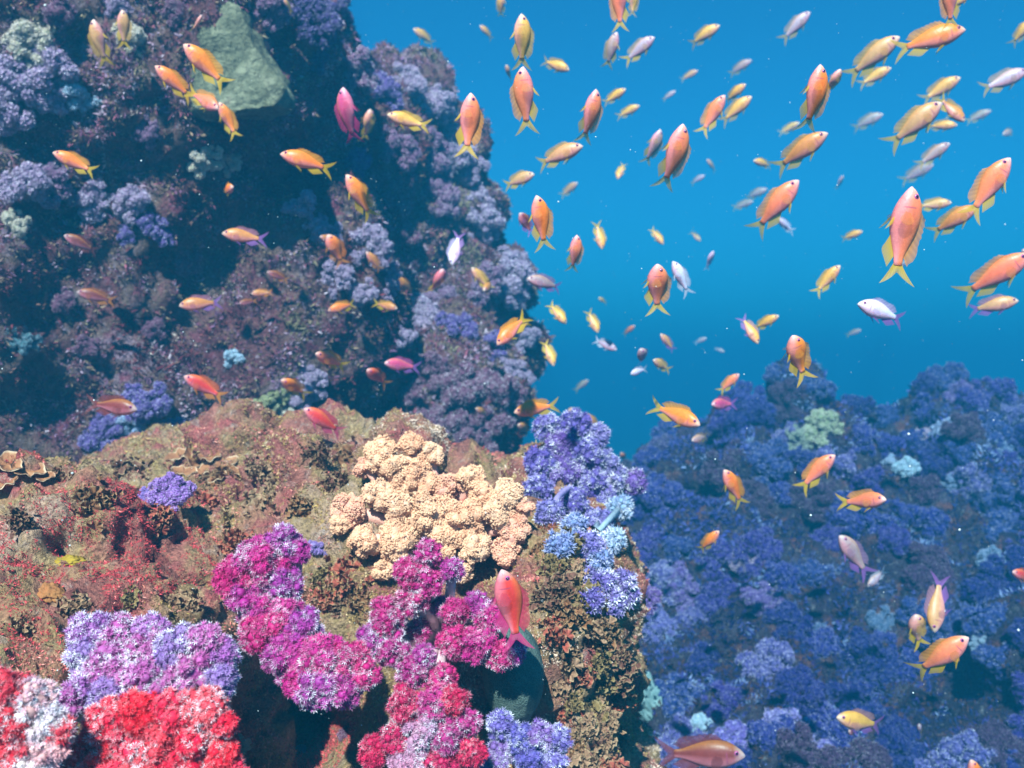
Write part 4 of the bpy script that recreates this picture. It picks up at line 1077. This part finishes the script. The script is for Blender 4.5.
B2, B1, S0, C1, C2 = BENDS[:5]
GA, GB, GC, GD = 'anthias swimming in front of the reef cliff', 'anthias schooling in the open blue water', 'anthias over the far blue reef', 'faint far anthias deep in the blue water'
FL = [
# ---- in front of the cliff
(96,22,104,68,.8,200,S0,'Ty','pale head-up fish with yellow tail, left of the pair at the top of the cliff',GA),
(125,12,122,50,.8,20,S0,'Ty','pale head-up fish against whitish coral, right of the pair at the top',GA),
(203,16,190,34,.7,60,B1,'Ty','small tan fish with yellow fins above the grey rock slab',GA),
(187,47,229,89,.95,50,S0,'Oy','orange fish swimming up left across the grey rock slab',GA),
(158,68,194,100,.95,50,S0,'Oy','orange fish with a white mouth tip at the left edge of the slab',GA),
(222,112,185,88,.9,70,S0,'Py','pinkish orange fish with its yellow tail towards the slab edge',GA),
(221,104,238,141,.75,20,C1,'Oy','orange fish facing us at the lower corner of the slab',GA),
(57,154,98,174,.95,75,S0,'Oy','small orange fish alone on the left cliff among lilac corals',GA),
(237,190,217,190,.6,100,C1,'Oy','tiny orange fish flicking yellow fins below the cream tufts',GA),
(282,155,337,170,.98,85,S0,'Oy','plain orange fish in full side view with yellow tail, in front of the dark cliff',GA),
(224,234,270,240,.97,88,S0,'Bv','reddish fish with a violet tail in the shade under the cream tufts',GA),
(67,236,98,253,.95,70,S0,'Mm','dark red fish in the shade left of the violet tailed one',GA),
(285,0,291,12,.8,90,S0,'Yy','yellow tail tip at the top edge above the slab',GA),
(344,90,352,147,.72,150,C1,'Kr','crimson fish with a grey olive back, nose up beside the yellow fish',GA),
(372,112,364,142,.5,60,S0,'Yy','yellow fish half hidden behind the crimson grey one',GA),
(388,116,433,128,.97,82,C1,'Yy','yellow fish in side view with a deeply forked tail at the cliff outline',GA),
(472,96,465,162,.85,15,C1,'Py','long pink and orange fish nose up at the cliff outline',GA),
(348,176,374,222,.82,35,S0,'Oy','orange fish with split yellow tail, nose up in front of the cliff',GA),
(330,236,342,266,.5,40,S0,'Oo','round orange fish facing us below the split tailed one',GA),
(322,238,340,244,.7,80,S0,'Bo','dull orange fish just above the round facing one',GA),
(367,252,382,272,.8,40,S0,'Bo','brown orange fish diving right of the round facing one',GA),
(452,266,460,228,.75,190,S0,'Wv','pale lilac fish with violet tail, head down at the cliff edge',GA),
(444,270,430,298,.55,50,B1,'Ry','red orange fish with raised yellow fins facing us under the pale lilac fish',GA),
(472,268,492,292,.8,70,S0,'Yy','yellow fish of the pair right of the red orange one',GA),
(484,292,496,280,.5,90,S0,'By','small orange head under the yellow fish of the pair',GA),
(396,278,415,292,.85,60,S0,'Bo','brown orange fish nose up above the bright pale coral',GA),
(329,311,358,302,.95,80,S0,'Oy','small side-on orange fish at the left of two in a row',GA),
(398,309,371,302,.95,95,S0,'By','small side-on brown orange fish facing its neighbour in the row',GA),
(320,354,342,366,.55,60,C1,'Py','round pinkish orange fish with a yellow tail kicked sideways in the lower cliff',GA),
(286,380,304,394,.55,40,C1,'Oy','small round orange fish with yellow tail flick above the cream green tuft',GA),
(370,370,384,384,.5,50,S0,'Ro','round red fish facing us, left one of the touching pair',GA),
(386,363,421,368,.85,80,S0,'Kv','oval crimson fish with violet tail, right one of the touching pair',GA),
(306,408,345,437,.95,55,S0,'Rr','red fish without yellow fins gliding above the ledge',GA),
(187,376,227,400,.95,60,S0,'Ro','dusky red fish in front of the shaded lower cliff',GA),
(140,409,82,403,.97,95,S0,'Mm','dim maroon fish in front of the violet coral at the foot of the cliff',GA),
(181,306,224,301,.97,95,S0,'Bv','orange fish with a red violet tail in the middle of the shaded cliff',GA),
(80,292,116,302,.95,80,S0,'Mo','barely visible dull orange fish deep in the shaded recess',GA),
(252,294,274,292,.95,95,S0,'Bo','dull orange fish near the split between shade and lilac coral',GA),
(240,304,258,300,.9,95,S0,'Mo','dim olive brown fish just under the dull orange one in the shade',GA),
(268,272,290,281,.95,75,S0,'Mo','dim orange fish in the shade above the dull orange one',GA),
(476,408,490,417,.7,75,S0,'Bo','small brown orange fish in front of the dusky pink coral',GA),
(514,412,562,404,.97,85,C1,'Oy','orange fish in side view with a raised yellow tail above the purple coral',GA),
(572,408,562,420,.6,60,S0,'Ty','dull tan fish hidden behind the yellow tail of the side-on orange one',GA),
(518,424,530,434,.5,60,S0,'Bo','small round orange brown fish under the side-on orange one',GA),
(585,413,602,434,.8,35,S0,'By','brown orange fish with yellow tail at the tip of the purple coral',GA),
(588,450,598,464,.6,40,S0,'By','small round orange brown fish right of the purple coral',GA),
(620,452,626,463,.7,30,S0,'Pt','faint pink fish between the purple coral and the far reef',GA),
(503,567,519,655,.94,12,C1,'Rr','large red fish with a magenta tail, nose up over the magenta coral',GA,.90),
# ---- open water, left part
(502,-6,500,18,.9,160,C1,'Yy','yellow tail and rear of a fish cut by the top edge near the cliff',GB),
(414,31,436,43,.9,75,S0,'Yt','small faint yellow fish above the cliff knob',GB,4.2),
(480,27,494,39,.9,75,S0,'Yt','tiny faint yellow fish right of the one above the cliff knob',GB,4.6),
(522,17,522,72,.85,10,S0,'Yy','upright golden fish, upper one of the stacked pair',GB),
(522,70,528,137,.85,170,S0,'Py','upright pink orange fish with forked yellow tail, lower one of the stacked pair',GB),
(506,68,512,80,.6,90,S0,'Yy','small yellow fish behind the meeting point of the stacked pair',GB,3.2),
(569,72,539,57,.95,110,S0,'Yt','yellow fish with a pale snout right of the stacked pair',GB,2.6),
(618,-16,621,34,.85,170,S0,'Py','pink orange fish diving in from the top edge tail down',GB),
(634,-8,632,18,.7,10,S0,'Yt','yellowish fish behind the one cut by the top edge',GB,2.4),
(616,34,606,70,.85,160,C1,'Gy','slim grey fish with yellow tail under the one cut by the top edge',GB,2.2),
(653,40,622,62,.92,130,S0,'Vy','mauve grey fish climbing right with a yellow tail',GB,2.4),
(596,92,583,147,.85,20,B1,'Py','slim pink fish nose up with a hooked yellow tail',GB),
(625,91,602,103,.9,120,S0,'Yt','yellow fish behind the head of the slim pink one',GB,2.8),
(639,107,615,117,.93,110,S0,'Yt','faint yellow fish right of the slim pink one',GB,3.6),
(582,148,531,164,.95,105,S0,'Ty','tan fish with a bluish snout pointing right and yellow tail',GB,1.9),
(534,176,500,185,.9,100,S0,'Ty','pale orange fish pointing right below the tan one',GB,2.3),
(577,184,560,196,.85,120,S0,'Tt','small tan fish right of the pale orange one',GB,4.0),
(537,197,546,254,.78,10,S0,'Oy','bright orange fish with lifted yellow tail, nose up near the cliff outline',GB,1.25),
(520,214,532,234,.5,50,S0,'Mv','dark purple fish half behind the bright orange nose-up one',GB,1.9),
(617,180,625,160,.85,200,S0,'Yy','small ochre fish nose down right of the tan group',GB,3.4),
(602,250,596,219,.85,10,S0,'Yy','ochre fish with its tail up right of the pink orange one',GB,2.6),
(577,236,572,276,.8,15,B1,'Py','pink orange fish above the grey olive one at the gap',GB,1.8),
(663,245,650,226,.85,40,S0,'Yy','small yellow fish sloping down right in mid water',GB,3.2),
(660,131,645,167,.85,20,B1,'Gy','grey fish with white head left of the bright pink one',GB,2.2),
(682,127,664,195,.85,25,B1,'Py','bright pink orange fish nose up with yellow tail in mid water',GB,1.35),
(527,279,567,288,.95,85,S0,'Gv','grey olive fish with violet tail beside the cliff outline',GB,2.2),
(497,345,530,312,.92,130,S0,'Oy','bright orange fish heading down left at the gap',GB,1.5),
(516,334,530,320,.7,90,S0,'Yy','yellow fin of a fish behind the orange one heading down left',GB,1.9),
(566,324,547,300,.92,40,S0,'Yy','yellow fish heading down right under the grey olive one',GB,2.1),
(554,366,543,337,.9,20,S0,'Yy','yellow fish nose down below the orange one at the gap',GB,2.3),
(598,333,587,308,.9,30,S0,'Yy','slim yellow fish nose down in the gap water',GB,2.8),
(616,350,592,338,.92,70,S0,'Vw','grey fish with pale underside under the slim yellow one',GB,2.9),
(598,298,608,304,.8,90,S0,'Yt','tiny ochre fish above the slim yellow one',GB,4.2),
(634,326,623,336,.8,130,S0,'Pt','tiny pinkish fish between the slim yellow one and the mauve round one',GB,4.2),
(638,350,648,366,.5,50,S0,'Vv','round mauve fish facing us in a cluster of three',GB,2.2),
(652,360,672,371,.8,70,S0,'Ty','tan fish at the right of the cluster of three',GB,2.4),
(630,374,648,368,.8,80,S0,'Ww','pale bluish fish under the round mauve one of the cluster',GB,2.6),
(660,334,676,352,.85,55,S0,'Tv','grey tan fish just above the cluster of three',GB,2.5),
(656,266,657,314,.62,10,C1,'Py','pink orange fish facing us nose up in front of the pale lilac one',GB,1.35),
(672,262,692,298,.8,30,S0,'Ww','pale lilac fish behind the facing pink orange one',GB,1.8),
(712,252,706,270,.8,30,S0,'Ww','small pale lilac fish alone right of the facing pair',GB,3.2),
(588,380,574,392,.9,120,S0,'Gt','faint grey fish low in the gap',GB,4.4),
# ---- open water, right part
(718,28,687,44,.93,115,S0,'Yt','olive yellow fish pointing right high in the water',GB,3.0),
(808,14,780,42,.92,135,S0,'Vt','grey mauve fish climbing right at the top',GB,3.0),
(697,72,680,80,.9,110,S0,'Tt','faint tan fish under the olive yellow one',GB,5.0),
(818,68,810,136,.76,15,B1,'Oy','big orange and pink fish facing us nose up in the upper right water',GB,1.15),
(838,72,826,96,.6,30,S0,'Ty','fish mostly hidden behind the big facing orange one',GB,1.8),
(894,41,846,78,.93,125,S0,'Ty','tan fish with a white snout climbing right towards the large orange one',GB,2.0),
(888,70,857,86,.93,115,S0,'Yt','olive fish under the tan one with the white snout',GB,2.8),
(960,33,892,48,.96,102,S0,'Oy','large orange fish pointing right at the top with a bluish face',GB,1.6),
(946,-18,954,30,.85,170,S0,'Py','brown pink fish dropping in from the top edge over the large orange one',GB,1.5),
(968,-4,950,8,.9,110,S0,'Yy','yellow fin of a fish at the top edge by the large orange one',GB,1.9),
(1023,73,978,91,.95,108,S0,'Vt','grey brown fish pointing out of the frame',GB,2.3),
(1030,20,1012,46,.9,130,S0,'Yt','yellowish fish cut by the frame edge at the top',GB,2.6),
(723,97,699,138,.88,140,B1,'Py','pink fish with a yellow tail climbing right in a trio',GB,2.0),
(744,86,724,102,.9,125,S0,'Yt','small yellow fish behind the climbing pink one of the trio',GB,3.0),
(750,98,719,124,.93,125,S0,'Yt','olive fish right of the climbing pink one of the trio',GB,2.6),
(823,136,772,171,.93,125,S0,'By','orange brown fish climbing right under the big facing orange one',GB,1.7),
(795,182,752,237,.9,130,C1,'Py','pink fish with a pale snout and a drooping yellow tail, climbing right',GB,1.6),
(937,105,887,148,.93,128,S0,'Ty','orange grey fish with a white snout climbing right in the crowd',GB,1.8),
(956,80,920,102,.93,120,S0,'Yt','olive fish above the white snouted climber of the crowd',GB,2.8),
(962,123,937,94,.88,50,B1,'By','brown orange fish bending down right in the crowd',GB,2.1),
(954,127,926,124,.9,95,S0,'Yt','small yellow fish under the bending brown one of the crowd',GB,3.2),
(946,145,916,167,.93,125,S0,'Gt','grey fish below the white snouted climber of the crowd',GB,2.9),
(930,166,900,182,.92,118,S0,'Gt','faint olive grey fish at the bottom of the crowd',GB,4.2),
(752,162,776,165,.9,90,S0,'Yt','small yellow fish pointing left beside the climbing orange brown one',GB,3.6),
(907,190,893,290,.80,12,C1,'Py','largest orange pink fish in the open water, nose up with yellow tail',GB,.98),
(948,204,916,206,.9,92,S0,'Ty','tan fish behind the largest orange pink one',GB,2.4),
(1004,160,968,222,.80,135,S0,'Py','pink fish with spread yellow fins climbing right near the frame edge',GB,1.3),
(972,208,930,236,.93,115,S0,'By','orange brown fish behind the tail of the pink one with spread fins',GB,1.6),
(776,220,796,232,.8,80,S0,'Ww','pale greenish fish turning in the middle distance',GB,3.6),
(861,232,841,239,.92,105,S0,'Yt','small yellow fish left of the largest orange pink one',GB,3.6),
(1021,256,962,300,.92,128,S0,'Py','orange pink fish with yellow fins climbing out at the frame edge',GB,1.5),
(1014,301,968,311,.95,100,S0,'Tv','tan grey fish under the one climbing out at the frame edge',GB,1.9),
(838,266,813,297,.92,120,B1,'Yy','golden fish curving up right above the white lilac one',GB,2.0),
(855,304,914,322,.97,80,S0,'Wv','white lilac fish in side view with a violet tail',GB,1.35),
(757,344,741,312,.88,20,S0,'Yv','olive yellow fish nose down with a violet tail above the ridge',GB,1.9),
(777,316,752,330,.92,115,S0,'Yy','yellow fish pointing up right beside the nose down one',GB,2.2),
(789,336,806,382,.60,40,C1,'Oy','bright orange fish with yellow tail facing us above the ridge of the far reef',GB,1.15),
(1016,252,1032,262,.6,60,S0,'Ty','small orange face at the frame edge above the one climbing out',GB,2.2),
# ---- over the far reef
(738,374,718,394,.9,120,S0,'Py','small pale pink fish pointing up right at the ridge',GC,2.2),
(709,404,738,404,.75,90,S0,'Kv','crimson pink fish facing left under the small pale one at the ridge',GC,2.0),
(696,424,652,404,.78,80,S0,'Oy','tail-on orange fish showing its spread yellow tail at the ridge',GC,1.5),
(690,440,712,436,.8,90,S0,'Gt','dim brown fish behind the tail-on orange one',GC,2.4),
(723,469,746,510,.88,35,S0,'Oy','head-up orange fish with yellow tail over the blue corals',GC,1.7),
(832,454,797,493,.9,130,B1,'Py','pink orange fish slanting up right over the blue corals',GC,1.7),
(876,496,846,506,.55,85,B1,'Py','orange pink fish facing us with spread yellow fins over the blue corals',GC,1.4),
(718,530,698,555,.8,130,C1,'Oy','small orange fish curled over the blue corals',GC,1.9),
(837,534,873,580,.95,50,S0,'Gv','olive grey fish with a violet tail nose up on the slope',GC,1.8),
(866,586,888,568,.8,100,S0,'Vw','pale tail of a small fish behind the olive grey one',GC,2.2),
(930,630,945,571,.93,170,S0,'Tv','tan pink fish with a violet tail diving behind the big pink one',GC,1.5),
(911,612,921,648,.6,40,C1,'Ty','tan orange fish facing us left of the diving violet tailed one',GC,1.5),
(963,634,914,684,.72,115,C1,'Py','big pink and orange fish with a sweeping yellow tail, lower right',GC,1.2),
(834,714,892,731,.97,75,S0,'Yv','yellow fish in side view with a violet tail near the bottom',GC,1.6),
(846,728,858,738,.7,80,S0,'Mm','small dusky fish tucked under the yellow side-on one',GC,1.9),
(742,750,652,758,.97,85,S0,'Mm','dark maroon fish along the bottom edge below the far slope',GC,1.5),
(968,757,984,800,.75,30,S0,'Oy','orange head poking up at the bottom edge',GC,1.4),
(1008,570,1040,582,.9,80,S0,'Ro','red orange fish leaving at the frame edge over the slope',GC,1.7),
(915,722,924,736,.7,80,S0,'Vt','faint grey mauve fish right of the yellow side-on one',GC,2.4),
# ---- faint, far
(750,62,728,74,.9,110,S0,'Gt','faint dark fish under the grey mauve climber at the top',GD,5.5),
(880,116,852,128,.9,95,S0,'Gt','faint dark green fish left of the crowd',GD,5.2),
(988,112,966,122,.9,95,S0,'Gt','faint dark green fish right of the crowd',GD,5.2),
(798,124,778,134,.9,95,S0,'Yt','faint olive fish left of the big facing orange one',GD,4.6),
(706,160,718,172,.9,95,S0,'Tt','faint tan speck of a fish right of the bright pink orange one',GD,4.8),
(704,176,690,184,.9,95,S0,'Vt','faint mauve fish under the tan speck',GD,4.8),
(766,190,744,198,.9,95,S0,'Gt','faint green fish left of the pink one with the drooping tail',GD,5.2),
(752,202,732,208,.9,95,S0,'Gt','fainter green fish below the first one left of the drooping tail',GD,5.6),
(842,176,836,190,.9,20,S0,'Gt','faint teal fish nose up in the clear water over the yellow one',GD,5.4),
(675,92,662,100,.9,100,S0,'Vt','faint pale fish above the grey one with white head',GD,5.0),
(700,242,690,230,.9,60,S0,'Tt','faint fish above the small pale lilac one',GD,5.2),
(860,330,846,336,.9,100,S0,'Gt','faint fish under the snout of the white lilac one',GD,5.4),
(706,338,694,344,.9,100,S0,'Vw','faint pale speck of a fish left of the nose down olive one',GD,4.8),
(724,352,714,348,.9,100,S0,'Vw','faint pale speck of a fish just above the ridge',GD,4.8),
(906,262,890,270,.9,100,S0,'Gt','faint fish beyond the tail of the largest orange pink one',GD,5.6),
(1000,136,1020,128,.9,90,S0,'Gt','faint fish near the frame edge over the pink one with spread fins',GD,5.4),
]
for a in FL: fish(*a)
